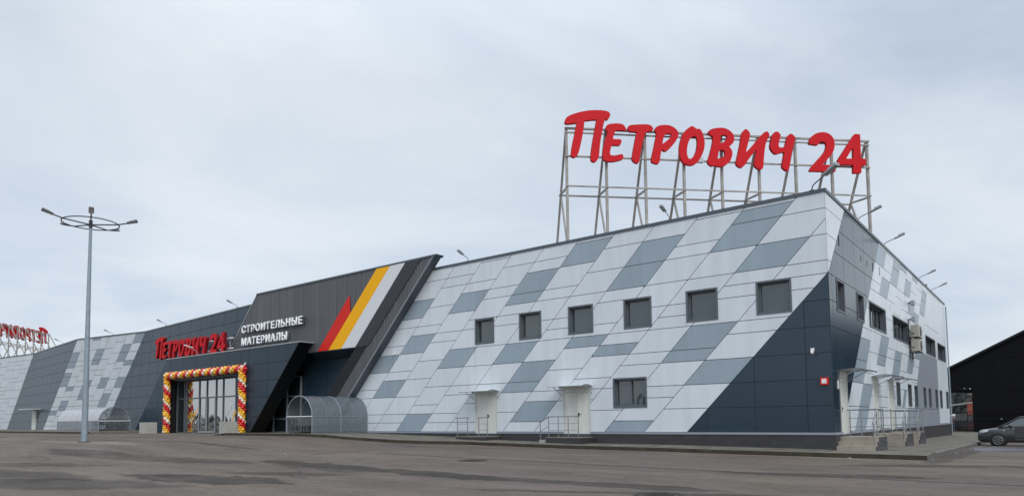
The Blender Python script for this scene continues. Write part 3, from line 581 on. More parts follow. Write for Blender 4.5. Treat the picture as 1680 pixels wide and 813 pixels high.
rc.face([fr(24, RD - .02, .7), fr(42, RD - .02, .7), fr(42, RD - .02, ZB), fr(24, RD - .02, ZB)], M['black'])
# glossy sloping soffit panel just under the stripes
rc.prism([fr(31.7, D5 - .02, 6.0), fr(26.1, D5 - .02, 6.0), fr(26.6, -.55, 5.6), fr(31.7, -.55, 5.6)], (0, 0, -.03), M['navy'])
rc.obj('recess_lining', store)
gd = MB(); gd.box(-41.0, -33.85, .48, .55, .82, 4.6, M['glass']); gdo = gd.obj('glazed_screen', store)
gf = MB()
for a in (33.85, 35.45, 37.1, 38.8, 40.6): gf.box(-a - .05, -a + .05, .42, .54, .8, 4.65, M['lampgrey'])
for z in (.82, 1.75, 3.28, 4.62): gf.box(-41.05, -33.8, .44, .536, z - .04, z + .04, M['lampgrey'])
gf.obj('frame', gdo)

# ---- canopy box over the entrance
eb = MB(); DB = 1.5; ZBX = 6.60
def ebp(s, z, d=DB): return fr(s - SK * (z - Z0), d, z)
sBL = 54.55; PO = (38.6, 48.62, .5, 4.82)
vsx = [30.5, 32.4, 34.72, 37.07, 38.1, 40.08, 42.18, 44.22, 46.4, 48.5, 50.5, 52.6, 55]; zsx = [.7, 1.88, 3.2, 4.34, 5.45, 6.58]
for a0, a1 in zip(vsx, vsx[1:]):
    for z0, z1 in zip(zsx, zsx[1:]):
        p = clip(clip([(a0 + GG, z0 + GG), (a1 - GG, z0 + GG), (a1 - GG, z1 - GG), (a0 + GG, z1 - GG)], -1, -SK, -(sBox + .05) - SK * Z0), 1, SK, sBL - .02 + SK * Z0)
        if len(p) < 3: continue
        for q in sub_rect([p], PO): panel(eb, q, fr, M['slate'], lambda a, z: DB)
for q in sub_rect([[(sBox - SK * (z - Z0), z) if e_ else (sBL - SK * (z - Z0), z) for e_, z in ((1, .6), (0, .6), (0, 6.58), (1, 6.58))]], PO): eb.face([fr(a, DB, z) for a, z in q], M['seam'])
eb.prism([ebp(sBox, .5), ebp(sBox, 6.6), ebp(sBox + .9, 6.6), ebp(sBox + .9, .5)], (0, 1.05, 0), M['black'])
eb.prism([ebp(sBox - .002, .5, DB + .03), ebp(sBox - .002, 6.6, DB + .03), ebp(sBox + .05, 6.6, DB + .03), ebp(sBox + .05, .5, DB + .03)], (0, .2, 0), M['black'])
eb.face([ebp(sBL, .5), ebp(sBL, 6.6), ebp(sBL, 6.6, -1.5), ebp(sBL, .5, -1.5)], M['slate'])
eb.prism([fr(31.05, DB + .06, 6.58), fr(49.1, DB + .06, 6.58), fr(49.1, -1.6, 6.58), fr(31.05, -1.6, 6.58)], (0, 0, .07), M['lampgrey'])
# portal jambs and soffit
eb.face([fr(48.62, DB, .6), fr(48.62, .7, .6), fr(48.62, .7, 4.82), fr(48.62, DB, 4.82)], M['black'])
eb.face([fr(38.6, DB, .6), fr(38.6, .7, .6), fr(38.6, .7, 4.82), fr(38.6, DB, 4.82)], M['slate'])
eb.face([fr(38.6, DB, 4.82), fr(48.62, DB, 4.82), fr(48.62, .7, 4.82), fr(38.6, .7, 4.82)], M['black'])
eb.obj('entrance_canopy_wall', store)
# glazed entrance
OE = .86
ge = MB(); ge.prism([fr(38.6, OE, .74), fr(48.6, OE, .74), fr(48.6, OE, 4.8), fr(38.6, OE, 4.8)], (0, .03, 0), M['glass2']); geo = ge.obj('entrance_glazing', store)
gf = MB()
for a in (48.52, 47.3, 46.95, 45.0, 43.85, 42.5, 41.5, 39.75, 38.7): gf.box(-a - .045, -a + .045, -OE - .06, -OE + .02, .74, 4.8, M['frame'])
for z in (.79, 3.43, 4.77): gf.box(-48.5, -38.7, -OE - .056, -OE + .016, z - .05, z + .05, M['frame'])
gf.obj('frame', geo)
dr = MB(); 
for a0, a1 in ((43.9, 45.0), (42.55, 43.8)):
    for q in (a0 + .04, a1 - .04): dr.box(-q - .03, -q + .03, -OE - .09, -OE - .062, .78, 3.38, M['lampgrey'])
    dr.box(-a1 + .04, -a0 - .04, -OE - .085, -OE - .064, .80, .92, M['lampgrey'])
dr.obj('sliding_door_leaf', geo)

# ---- parapet copings and roof
cpm = MB()
cpm.prism([fr(-.06, .06, 9.93), fr(21.2, .06, 9.93), fr(21.2, -.4, 9.93), fr(-.06, -.4, 9.93)], (0, 0, .13), M['coping'])
cpm.prism([sd_(.402, .06, 9.932), sd_(34.76, .06, 9.932), sd_(34.76, -.4, 9.932), sd_(.402, -.4, 9.932)], (0, 0, .126), M['coping'])
cpm.obj('parapet_coping', store); cpm = MB()
tops = [(us_(s, 9.94), interp(s, FO)) for s, _ in FO]
for (a0, o0), (a1, o1) in zip(tops, tops[1:]):
    cpm.prism([fr(a0, o0 + .06, 9.93), fr(a1, o1 + .06, 9.93), fr(a1, o1 - .4, 9.93), fr(a0, o0 - .4, 9.93)], (0, 0, .11), M['coping'])
cpm.obj('parapet_coping', store)
rf = MB(); rf.face([(-.1, .1, 9.6), (-.1, 34.6, 9.6), (-140, 34.6, 9.6), (-140, 2.0, 9.6), (-58, 2, 9.6), (-38, .1, 9.6)], M['roof']); rf.obj('roof', store)
bw = MB()
bw.face([(0, 34.65, -.4), (-140, 34.65, -.4), (-140, 34.65, 9.93), (0, 34.65, 9.93)], M['light']); bw.face([(-141, 0, 0), (-141, 34.65, 0), (-141, 34.65, 9.93), (-141, 0, 9.93)], M['light'])
bw.prism([(0, 34.65, -.4), (-2, 34.66, -.4), (-2, 34.66, 9.93), (0, 34.65, 9.93)], (0, .02, 0), M['light'])
bw.face([(-.05, .02, .0), (-.05, 34.6, -.4), (-.05, 34.6, .9), (-.05, .02, .9)], M['seam'])
bw.obj('rear_wall', store)

# ---- windows and doors
def window(W, a0, a1, z0, z1, mull=(), dep=.17, fw_=.07, sashes=()):
    gl = MB(); gl.prism([W(a0, -dep - .02, z0), W(a1, -dep - .02, z0), W(a1, -dep - .02, z1), W(a0, -dep - .02, z1)], Vector(W(0, -.03, 0)) - Vector(W(0, 0, 0)), M['glass'])
    g_ = gl.obj('window', store)
    f = MB(); off = Vector(W(0, 1, 0)) - Vector(W(0, 0, 0))
    def ringf(b0, b1, c0, c1, t, d0, d1, m):
        for p in ([(b0, c0), (b1, c0), (b1, c0 + t), (b0, c0 + t)], [(b0, c1 - t), (b1, c1 - t), (b1, c1), (b0, c1)], [(b0, c0 + t), (b0 + t, c0 + t), (b0 + t, c1 - t), (b0, c1 - t)], [(b1 - t, c0 + t), (b1, c0 + t), (b1, c1 - t), (b1 - t, c1 - t)]):
            f.prism([W(a, d0, z) for a, z in p], off * (d1 - d0), m)
    ringf(a0 - .05, a1 + .05, z0 - .05, z1 + .05, .075, -.02, .045, M['frame'])     # outer surround
    ringf(a0 + .002, a1 - .002, z0 + .002, z1 - .002, .024, -dep, -.025, M['frame'])   # reveal lining
    ringf(a0 + .027, a1 - .027, z0 + .027, z1 - .027, fw_, -dep + .001, -dep + .06, M['frame'])
    for a in mull: f.prism([W(a - .035, -dep + .003, z0 + .03), W(a + .035, -dep + .003, z0 + .03), W(a + .035, -dep + .003, z1 - .03), W(a - .035, -dep + .003, z1 - .03)], off * .055, M['frame'])
    f.obj('frame', g_)
    return g_
for i, (a0, a1, z0, z1) in enumerate(FW): window(fr, a0, a1, z0, z1, mull=((a0 + a1) / 2,) if i == 6 else ())
for a0, a1, z0, z1 in SWn: window(sd_, a0, a1, z0, z1, mull=[a0 + (a1 - a0) * k / 4 for k in (1, 2, 3)] if a1 - a0 > 2 else (), dep=.22, fw_=.05)
for a0, a1, z0, z1 in SWl: window(sd_, a0, a1, z0, z1, dep=.2, fw_=.05)
def door(W, a0, a1, z0, z1, zl, two, d=-.05):
    off = Vector(W(0, 1, 0)) - Vector(W(0, 0, 0)); b_ = MB()
    mid = [(a0 + .07, (a0 + a1) / 2 - .004), ((a0 + a1) / 2 + .004, a1 - .07)] if two else [(a0 + .07, a1 - .07)]
    for p0, p1 in mid: b_.prism([W(p0, d - .02, z0 + .01), W(p1, d - .02, z0 + .01), W(p1, d - .02, zl - .03), W(p0, d - .02, zl - .03)], off * .04, M['whitepaint'])
    b_.prism([W(a0 + .05, d - .03, zl), W(a1 - .05, d - .03, zl), W(a1 - .05, d - .03, z1), W(a0 + .05, d - .03, z1)], off * .04, M['whitepaint'])
    b_.prism([W(a0, d - .06, z0), W(a1, d - .06, z0), W(a1, d - .06, z1), W(a0, d - .06, z1)], off * .02, M['seam'])
    o = b_.obj('door', store); f = MB()
    for p in ([(a0, z0), (a0 + .06, z0), (a0 + .06, z1), (a0, z1)], [(a1 - .06, z0), (a1, z0), (a1, z1), (a1 - .06, z1)], [(a0 + .06, z1 - .05), (a1 - .06, z1 - .05), (a1 - .06, z1), (a0 + .06, z1)], [(a0 + .06, zl - .025), (a1 - .06, zl - .025), (a1 - .06, zl + .01), (a0 + .06, zl + .01)]):
        f.prism([W(a, d - .04, z) for a, z in p], off * (.09), M['whitepaint'])
    f.obj('frame', o); h = MB(); ah = (a0 + a1) / 2 - .1 if two else a0 + .2
    h.prism([W(ah - .03, d + .02, z0 + .92), W(ah + .03, d + .02, z0 + .92), W(ah + .03, d + .02, z0 + 1.12), W(ah - .03, d + .02, z0 + 1.12)], off * .015, M['rubber'])
    h.prism([W(ah - .14, d + .05, z0 + 1.03), W(ah + .02, d + .05, z0 + 1.03), W(ah + .02, d + .05, z0 + 1.06), W(ah - .14, d + .05, z0 + 1.06)], off * .02, M['rubber'])
    h.obj('handle', o); return o
for a0, a1, z0, z1 in FD: door(fr, a0, a1, z0, z1, z0 + 2.12, True)
for a0, a1, z0, z1 in SDo: door(sd_, a0, a1, z0, z1, z0 + 2.1, False, d=.0)
# the small door in the far dark facet
db = MB(); lf = MB()
def fp(s, z, d): return fr(us_(s, z), interp(s, FO) + d, z)
db.box(-83.35, -82.2, -.34, .5, .85, 3.05, M['whitepaint']); dbo = db.obj('door', store)
db = MB(); db.box(-82.42, -82.38, -.40, -.342, 1.85, 1.95, M['rubber']); db.obj('handle', dbo)
def awning(W, a0, a1, z, out, sag=.1):
    rows = []
    for i in range(9):
        t_ = i / 8; d = .02 + out * t_; zz = z + sag * math.sin(t_ * math.pi * .9) - .06 * t_
        rows.append([W(a0, d, zz), W(a1, d, zz)])
    b_ = MB(); b_.grid(rows, M['canopy']); o = b_.obj('awning', store); br = MB()
    for a in (a0 + .04, a1 - .04):
        br.tube([W(a, .01, z - .02)] + [W(a, .02 + out * t_ / 8, z + sag * math.sin(t_ / 8 * math.pi * .9) - .06 * t_ / 8 - .02) for t_ in range(1, 9)], .018, M['lampgrey'], 6)
        br.tube([W(a, .01, z - .34), W(a, out * .72, z + .04)], .016, M['lampgrey'], 6)
        br.tube([W(a, .012, z - .4), W(a, .012, z + .02)], .016, M['lampgrey'], 6)
    br.tube([W(a0, out + .02, z - .05 + sag * .3), W(a1, out + .02, z - .05 + sag * .3)], .02, M['lampgrey'], 6)
    br.obj('bracket', o)
awning(fr, 10.35, 12.2, 3.03, 1.0); awning(fr, 15.95, 17.8, 2.98, 1.0)
awning(sd_, .75, 2.4, 3.22, 1.05); awning(sd_, 6.75, 8.3, 3.26, 1.05); awning(sd_, 10.4, 12.0, 3.26, 1.05)
ab = MB(); ab.box(-84.6, -80.9, -1.3, .3, 3.22, 3.30, M['canopy']); ab.obj('awning', store)
dn = MB(); dn.tube([sd_(34.55, .12, 9.8), sd_(34.55, .12, .0)], .045, M['galv'], 8); dn.obj('drainpipe', store)
# ------------------------------------------------------------------ lettering
def chaikin(p, n=2):
    for _ in range(n):
        q = []
        for i, a in enumerate(p):
            b = p[(i + 1) % len(p)]
            if abs(a[0] - b[0]) + abs(a[1] - b[1]) < .012: q.append(a); continue
            q += [(a[0] * .75 + b[0] * .25, a[1] * .75 + b[1] * .25), (a[0] * .25 + b[0] * .75, a[1] * .25 + b[1] * .75)]
        p = q
    return p
def letter_mesh(polys, scale, depth, m_face, m_side, ox, oz): # flat letter outlines extruded to real thickness, standing in the x-z plane, face towards -y
    cu = bpy.data.curves.new('c', 'CURVE'); cu.dimensions = '2D'; cu.fill_mode = 'BOTH'; cu.extrude = depth / 2; cu.bevel_depth = .004; cu.bevel_resolution = 0
    for p in polys:
        p = chaikin([((x - ox) * scale, (z - oz) * scale) for x, z in p]); s = cu.splines.new('POLY'); s.points.add(len(p) - 1); s.use_cyclic_u = True
        for k, (x, z) in enumerate(p): s.points[k].co = (x, z, 0, 1)
    return curve_to_mesh(cu, m_face, m_side)
def curve_to_mesh(cu, m_face, m_side):
    ob = bpy.data.objects.new('t', cu); COL.objects.link(ob); dg = bpy.context.evaluated_depsgraph_get(); dg.update()
    me = bpy.data.meshes.new_from_object(ob.evaluated_get(dg)); bpy.data.objects.remove(ob); bpy.data.curves.remove(cu)
    me.transform(Matrix.Rotation(math.pi / 2, 4, 'X')); me.materials.clear(); me.materials.append(m_face); me.materials.append(m_side)
    for p in me.polygons: p.material_index = 0 if abs(p.normal.y) > .9 else 1
    return me
def add_letters(parent, scale, depth, x0, y, z0, mf, ms):
    for polys in LETTERS:
        ox = min(x for p in polys for x, z in p); oz = min(z for p in polys for x, z in p)
        me = letter_mesh(polys, scale, depth, mf, ms, ox, oz); o = bpy.data.objects.new('letter', me); COL.objects.link(o); o.parent = parent
        o.location = (x0 + ox * scale, y, z0 + oz * scale)
def roof_sign(label, x, y, rot):
    t = thing('roof_sign', label, 'rooftop sign', x, y, 9.6, rot, 'letter signs standing on the roof')
    add_letters(t, 1.0, .17, 0, -.265, 4.7, M['red'], M['redside'])
    for i in range(9):
        p = 2.18 * i; f = MB(); f.bar((p, 0, 0), (p, 0, 7.5), .13, M['rust']); f.obj('post', t)
        f = MB(); f.bar((p, .1, 7.42), (p, 3.95, 0), .11, M['rust']); f.obj('back_leg', t)
        f = MB(); f.bar((p, .06, 4.25), (p, 1.62, 4.42), .09, M['rust']); f.bar((p, 1.62, 4.3), (p, .07, 1.0), .09, M['rust']); f.obj('brace', t)
    for z, yy, tt in ((7.45, -.08, .10), (7.22, -.08, .07), (5.92, -.08, .08), (4.30, -.08, .07), (4.36, 1.70, .08)):
        f = MB(); f.bar((-.1, yy, z), (17.54, yy, z), tt, M['rust']); f.obj('rail', t)
    f = MB(); f.box(7.05, 7.55, -.34, -.14, 5.78, 6.02, M['lampgrey']); f.obj('junction_box', t)
    return t
roof_sign('large red lettered sign on a weathered frame on the roof corner, facing the viewer', -13.4716, 2.852, math.radians(45.78))
roof_sign('distant red lettered roof sign at the far left, seen from behind', -128.66, 15.32, math.radians(-45.78))
t = thing('facade_sign', 'red three dimensional lettered sign standing on the ledge above the glazed entrance', 'shop sign', -51.95, -1.2, 6.67)
add_letters(t, .642, .26, .1, .13, -.48, M['red'], M['maroon'])
for z in (.30, 1.05):
    f = MB(); f.box(.6, 11.35, .44, .54, z - .05, z + .05, M['white']); f.obj('rail', t)
for x in (.9, 4.2, 7.6, 10.9):
    f = MB(); f.box(x - .03, x + .03, .5, .58, -.06, 1.2, M['lampgrey']); f.obj('post', t)
def text_line(parent, body, width, height, z):
    cu = bpy.data.curves.new('t', 'FONT'); cu.body = body; cu.size = 1; cu.extrude = .05; cu.bevel_depth = 0.036; cu.bevel_resolution = 0; cu.resolution_u = 3; cu.space_character = 1.2
    me = curve_to_mesh(cu, M['signwhite'], M['lampgrey'])
    for p in me.polygons: p.material_index = 0 if abs(p.normal.y) > .25 else 1; vx = [v.co.x for v in me.vertices]; vz = [v.co.z for v in me.vertices]
    sx, sz = width / (max(vx) - min(vx)), height / (max(vz) - min(vz))
    for v in me.vertices: v.co.x = (v.co.x - min(vx)) * sx; v.co.z = (v.co.z - min(vz)) * sz + z
    o = bpy.data.objects.new('lettering', me); COL.objects.link(o); o.parent = parent; o.location.y = -.22
    f = MB()
    for zz in (z + height * .25, z + height * .8): f.box(.05, width - .05, -.10, -.02, zz - .025, zz + .025, M['darkmetal'])
    f.obj('rail', parent)
t = thing('wall_sign', 'white block lettered two line sign mounted on the dark corrugated wall', 'shop sign', -39.32, -.5, 6.98)
text_line(t, 'СТРОИТЕЛЬНЫЕ', 7.32, .56, .92); text_line(t, 'МАТЕРИАЛЫ', 5.62, .56, .04)

# ------------------------------------------------------------------ floodlights along the roof edge
def floodlight(label):
    t = thing('roof_floodlight', label, 'floodlight', 0, 0, 0, 0, 'floodlights on bent arms along the roof edge')
    b_ = MB(); b_.box(-.07, .07, -.06, .12, 0, .03, M['darkmetal']); b_.obj('base_plate', t)
    b_ = MB(); b_.tube([(0, .02, 0), (0, .02, .10), (0, -.03, .19), (0, -.12, .25), (0, -.42, .36), (0, -.66, .43)], .024, M['darkmetal'], 6); b_.obj('arm', t)
    b_ = MB()
    for c, l, hh in ((-.66, .58, 0), ): b_.prism([(-.13, -.62, .40), (.13, -.62, .40), (.13, -1.24, .62), (-.13, -1.24, .62)], (0, .02, .055), M['lampgrey'])
    b_.prism([(-.11, -.86, .565), (.11, -.86, .565), (.11, -1.22, .69), (-.11, -1.22, .69)], (0, .015, .045), M['lampgrey']); b_.bar((0, -.9, .5), (0, -.9, .6), .05, M['darkmetal']); b_.bar((0, -1.15, .58), (0, -1.15, .7), .05, M['darkmetal'])
    b_.obj('lamp_head', t)
    b_ = MB(); b_.prism([(-.11, -.66, .410), (.11, -.66, .410), (.11, -1.2, .602), (-.11, -1.2, .602)], (0, .002, -.006), M['lampgrey']); b_.obj('lens', t)
    return t
FL = [(-.42, .0, 10.06, math.radians(62), 'floodlight on a bent arm at the roof corner, under the digits of the big sign'),
      (-6.31, .0, 10.06, 0, 'front floodlight below the big red sign, among the feet of its frame'),
      (-18.05, .0, 10.06, 0, 'front floodlight alone against the sky just right of the striped fin'),
      (-40.9, -.25, 10.04, 0, 'floodlight above the dark wall just left of the white lettered block'),
      (-54.2, .75, 10.04, 0, 'floodlight above the red entrance lettering, left end of the dark wall'),
      (-64.3, .4, 10.04, 0, 'floodlight above the pale patchwork wall beside the tall lamp post'),
      (-75.5, -.1, 10.04, 0, 'leftmost floodlight, next to the distant roof sign'),
      (0, 5.71, 10.06, RIGHT, 'side wall floodlight nearest the front corner'),
      (0, 11.5, 10.06, RIGHT, 'second side wall floodlight from the front corner'),
      (0, 22.7, 10.06, RIGHT, 'third side wall floodlight, above the upper ventilation slots'),
      (0, 28.2, 10.06, RIGHT, 'rearmost side wall floodlight, next to the roof vent pipe')]
f0 = floodlight(FL[0][4])
for i, (x, y, z, r, lb) in enumerate(FL):
    o = f0 if i == 0 else dup(f0, lb); place(o, x, y, z, r); o.scale = [(.95, .66, .76)[0 if i == 0 else 1 if i < 7 else 2]] * 3
t = thing('sign_lamp', 'short pale lamp on an arm in front of the red entrance lettering', 'lamp', -44.2, -1.5, 6.66)
b_ = MB(); b_.tube([(0, .1, 0), (0, -.1, .25), (0, -.5, .5)], .025, M['lampgrey'], 6); b_.obj('arm', t)
b_ = MB(); b_.prism([(-.12, -.45, .46), (.12, -.45, .46), (.12, -1.0, .62), (-.12, -1.0, .62)], (0, .02, .06), M['white']); b_.obj('lamp_head', t)
# vent pipes on the roof
t = thing('roof_vent', 'thin vent pipe with a round cap at the far roof corner', 'vent pipe', -.7, 30.6, 9.6)
b_ = MB(); b_.tube([(0, 0, 0), (0, 0, 1.25)], .07, M['darkmetal'], 8); b_.obj('pipe', t); b_ = MB(); b_.tube([(0, 0, 1.25), (0, 0, 1.3), (0, 0, 1.42), (0, 0, 1.45)], .1, M['darkmetal'], 10, radii=[.06, .16, .16, .05]); b_.obj('cap', t)
t = thing('roof_fan', 'stubby grey extractor at the very end of the side parapet', 'extractor', -.7, 33.2, 9.6)
b_ = MB(); b_.tube([(0, 0, 0), (0, 0, .75)], .16, M['darkmetal'], 10); b_.obj('duct', t); b_ = MB(); b_.box(-.3, .3, -.3, .3, .75, .95, M['darkmetal']); b_.obj('cap', t)

# ------------------------------------------------------------------ small things on the walls
def cctv(label, x, y, z, rot):
    t = thing('security_camera', label, 'security camera', x, y, z, rot, 'white security cameras on the walls')
    b_ = MB(); b_.box(-.08, .08, -.05, 0, -.02, .14, M['white']); b_.obj('junction_box', t)
    b_ = MB(); b_.tube([(0, -.05, .0), (0, -.12, -.04), (.03, -.16, -.08)], .025, M['white'], 8); b_.obj('bracket', t)
    b_ = MB(); b_.tube([(-.03, -.10, -.06), (.10, -.30, -.16)], .055, M['white'], 10); b_.obj('camera_body', t)
    b_ = MB(); b_.tube([(.10, -.30, -.16), (.108, -.312, -.166)], .042, M['vent'], 10); b_.obj('lens', t); t.scale = (.8, .8, .8)
cc1 = cctv('white camera on the dark blue triangle of the front wall near the corner', -.64, -.025, 3.95, 0)
cctv('white camera on a pale panel just right of the slanted fin', -23.85, -.025, 5.45, 0)
cctv('small white camera on the end of the entrance block, above its balloon garland', -37.4, -1.55, 5.55, 0)
t = thing('fire_alarm_box', 'red box with a pale front panel on the dark corner panels', 'alarm box', -.255, -.025, 2.8)
b_ = MB(); b_.box(-.135, .135, -.10, 0, -.135, .135, M['stripered']); b_.obj('case', t); b_ = MB(); b_.box(-.085, .085, -.112, -.10, -.085, .085, M['white']); b_.obj('panel', t)
t = thing('door_plate', 'tall white plate beside the first side door', 'plate', .025, .72, 2.68, RIGHT); b_ = MB(); b_.box(-.09, .09, -.02, 0, -.16, .16, M['white']); b_.obj('plate', t)
def ac(label, z):
    t = thing('air_conditioner', label, 'air conditioner', .02, 17.9, z, RIGHT, 'outdoor units stacked on the side wall')
    b_ = MB(); b_.box(-.65, .65, -.52, -.14, 0, .68, M['acwhite']); b_.obj('casing', t)
    b_ = MB(); b_.tube([(.12, -.521, .34), (.12, -.535, .34)], .28, M['darkmetal'], 20); b_.obj('fan_grille', t)
    b_ = MB()
    for x in (-.5, .5): b_.box(x - .03, x + .03, -.55, 0, -.05, -.002, M['darkmetal']); b_.box(x - .03, x + .03, -.06, 0, -.4, -.05, M['darkmetal'])
    b_.obj('bracket', t)
    b_ = MB(); b_.tube([(-.66, -.3, .2), (-.76, -.2, .2), (-.8, -.06, .3), (-.8, -.06, 1.0)], .025, M['vent'], 6); b_.obj('hose', t)
ac('upper cream air conditioner on the side wall between the window bands', 5.93); ac('lower cream air conditioner on the side wall, under its twin', 5.12)
for lb, z in (('upper small grey wall lamp beside the air conditioners', 7.95), ('lower small grey wall lamp just above the air conditioners', 7.0)):
    t = thing('wall_lamp', lb, 'lamp', .025, 17.9, z, RIGHT, 'small lamps on the side wall'); b_ = MB(); b_.box(-.05, .05, -.12, 0, -.04, .04, M['darkmetal']); b_.obj('bracket', t); b_ = MB(); b_.box(-.22, .22, -.3, -.12, -.13, .13, M['sill']); b_.obj('lamp_head', t)

# ------------------------------------------------------------------ side door steps and railings
DOORV = [1.0, 7.0, 10.6]; SL = ['first flight of beige steps, at the side door nearest the corner', 'middle flight of beige steps, at the second side door', 'rearmost flight of beige steps, at the third side door']
RLb = ['steel railing of the step platform nearest the corner', 'steel railing of the middle step platform', 'steel railing of the rearmost step platform']
s0 = None
for i, v in enumerate(DOORV):
    zb = .0
    if i == 0:
        s0 = thing('door_steps', SL[0], 'steps', 0, 0, 0, RIGHT, 'beige stone steps at the side doors')  # local x along the wall, -y outwards
        for k in range(3):
            b_ = MB(); b_.box(k * .3, 1.95, -1.36, -.062, -.30 + (.36 if k else 0) + (k - 1) * .16 * (k > 0) + (0.0), .22 + k * .16, M['beigestone']) if k else b_.box(0, 1.95, -1.36, -.062, -.30, .22, M['beigestone'])
            if k == 1: b_ = MB(); b_.box(.3, 1.95, -1.36, -.062, .22, .38, M['beigestone'])
            if k == 2: b_ = MB(); b_.box(.6, 1.95, -1.36, -.062, .38, .54, M['beigestone'])
            for yy in (-.95, -.5): b_.box(k * .3 - .001, k * .3 + .004, yy - .004, yy + .004, (-.3 if k == 0 else .06 + k * .16) + .01, .215 + k * .16, M['seam'])
            b_.obj('step', s0)
        b_ = MB()
        for k in range(3): b_.box(k * .3 + .01, 1.97, -1.39, -1.361, -.30 if k == 0 else .06 + k * .16, .21 + k * .16, M['granite'])
        b_.obj('side_slab', s0)
        r0 = thing('step_railing', RLb[0], 'railing', 0, 0, 0, RIGHT, 'steel railings on the side door steps')
        pz = .54; hz = 1.0; xo = 1.85; xi = .68; yo = -1.3
        for (x, y) in ((xo, -.15), (xo, -.55), (xo, yo), (xi, yo)):
            b_ = MB(); b_.tube([(x, y, pz), (x, y, pz + hz)], .022, M['steel'], 8); b_.obj('post', r0)
        b_ = MB(); b_.tube([(.08, yo, .22), (.08, yo, .22 + .86)], .022, M['steel'], 8); b_.obj('post', r0)
        b_ = MB(); b_.tube([(xo, -.05, pz + hz), (xo, yo, pz + hz), (xi, yo, pz + hz)], .025, M['steel'], 8); b_.obj('handrail', r0)
        b_ = MB(); b_.tube([(xi, yo, pz + hz), (.08, yo, .22 + .86), (-.06, yo, .22 + .80)], .027, M['steel'], 8); b_.obj('handrail', r0)
        for h in (.35, .68):
            b_ = MB(); b_.tube([(xo, -.08, pz + h), (xo, yo, pz + h), (xi, yo, pz + h)], .014, M['steel'], 6); b_.tube([(xi, yo, pz + h), (.08, yo, .2 + h * .85)], .014, M['steel'], 6); b_.obj('rail', r0)
    a, b_ = (s0, r0) if i == 0 else (dup(s0, SL[i]), dup(r0, RLb[i]))
    dz = .19 - .012 * i
    place(a, 0, v - 1.05, dz, RIGHT); place(b_, 0, v - 1.05, dz, RIGHT)
# front door platforms
def platform(label, x0, x1, zt, zb, step):
    t = thing('door_platform', label, 'platform', (x0 + x1) / 2, 0, zb, 0, 'dark stone platforms at the front doors'); h = (x1 - x0) / 2
    b_ = MB(); b_.box(-h, h, -1.15, -.062, -.2, zt - zb - .04, M['plinth']); b_.obj('base', t); b_ = MB(); b_.box(-h - .02, h + .02, -1.17, -.062, zt - zb - .04, zt - zb, M['kerbtop']); b_.obj('slab', t)
    if step: b_ = MB(); b_.box(-h - .42, -h - .022, -1.1, -.5, -.2, .12, M['concrete']); b_.obj('step', t)
platform('taller dark platform under the front door beside the lower window', -12.25, -10.35, .675, .42, True)
platform('low dark platform under the front door nearer the fin', -17.95, -15.95, .68, .47, False)
def rail_front(label, x, z, segs, slope=None):
    t = thing('platform_railing', label, 'railing', x, -1.08, z, 0, 'steel railings in front of the front doors')
    for a, b in segs:
        n = max(2, round(abs(b - a) / .6) + 1)
        for k in range(n):
            p = a + (b - a) * k / (n - 1); b_ = MB(); b_.tube([(p, 0, 0), (p, 0, .95)], .021, M['steel'], 8); b_.obj('post', t)
        b_ = MB(); b_.tube([(a - .08, 0, .95), (b + .08, 0, .95)], .025, M['steel'], 8); b_.obj('handrail', t)
        for h in (.32, .63): b_ = MB(); b_.tube([(a, 0, h), (b, 0, h)], .013, M['steel'], 6); b_.obj('rail', t)
    if slope:
        a, b = slope; b_ = MB(); b_.tube([(a, 0, -.22), (a, 0, .70)], .021, M['steel'], 8); b_.obj('post', t)
        b_ = MB(); b_.tube([(b, 0, .95), (a, 0, .70)], .025, M['steel'], 8); b_.obj('handrail', t); b_ = MB(); b_.tube([(b, 0, .5), (a, 0, .26)], .013, M['steel'], 6); b_.obj('rail', t)
rail_front('long railing with a sloping end in front of the door beside the lower window', -11.3, .675, [(-.82, .82)], (-1.3, -.82))
rail_front('railing in two pieces with a gap before the front door nearer the fin', -16.95, .68, [(-.95, -.25), (.52, 1.1)])

# ------------------------------------------------------------------ balloon garland round the entrance
t = thing('balloon_garland', 'spiral garland of red, yellow and cream balloons framing the glazed entrance', 'balloon arch', -43, -1.75, .74)
rnd = random.Random(3); bal = []
def garland(p0, p1, step=.165):
    p0, p1 = Vector(p0), Vector(p1); d = p1 - p0; n = int(d.length / step); ax = d.normalized(); ref = Vector((0, 1, 0)); e1 = ax.cross(ref).normalized(); e2 = ref
    for i in range(n + 1):
        c = p0 + d * (i / n); tw = i * .85
        for k in range(5):
            a = tw + k * 2 * math.pi / 5; col = ('balred', 'balred', 'balyel', 'balyel', 'balwhite')[k] if True else ''
            bal.append((c + e1 * math.cos(a) * .155 + e2 * math.sin(a) * .155 + Vector((rnd.uniform(-.02, .02), rnd.uniform(-.02, .02), rnd.uniform(-.02, .02))), rnd.uniform(.105, .15), col))
garland((5.55, 0, .12), (5.55, 0, 4.45)); garland((-5.4, 0, .12), (-5.4, 0, 4.45)); garland((-5.5, 0, 4.5), (5.65, 0, 4.5))
near = sorted(bal, key=lambda b: b[0].y * 1.5 - .2 * b[0].x - b[1])[:100]; rest = MB(); nid = set(id(b) for b in near)
for b in bal:
    if id(b) in nid: q = MB(); q.ball((0, 0, 0), b[1], M[b[2]], 10, 7, 1.08); o = q.obj('balloon', t); o.location = b[0]
    else: rest.ball(b[0], b[1], M[b[2]], 9, 6, 1.08)
o = rest.obj('balloon_cluster', t); o['kind'] = 'stuff'
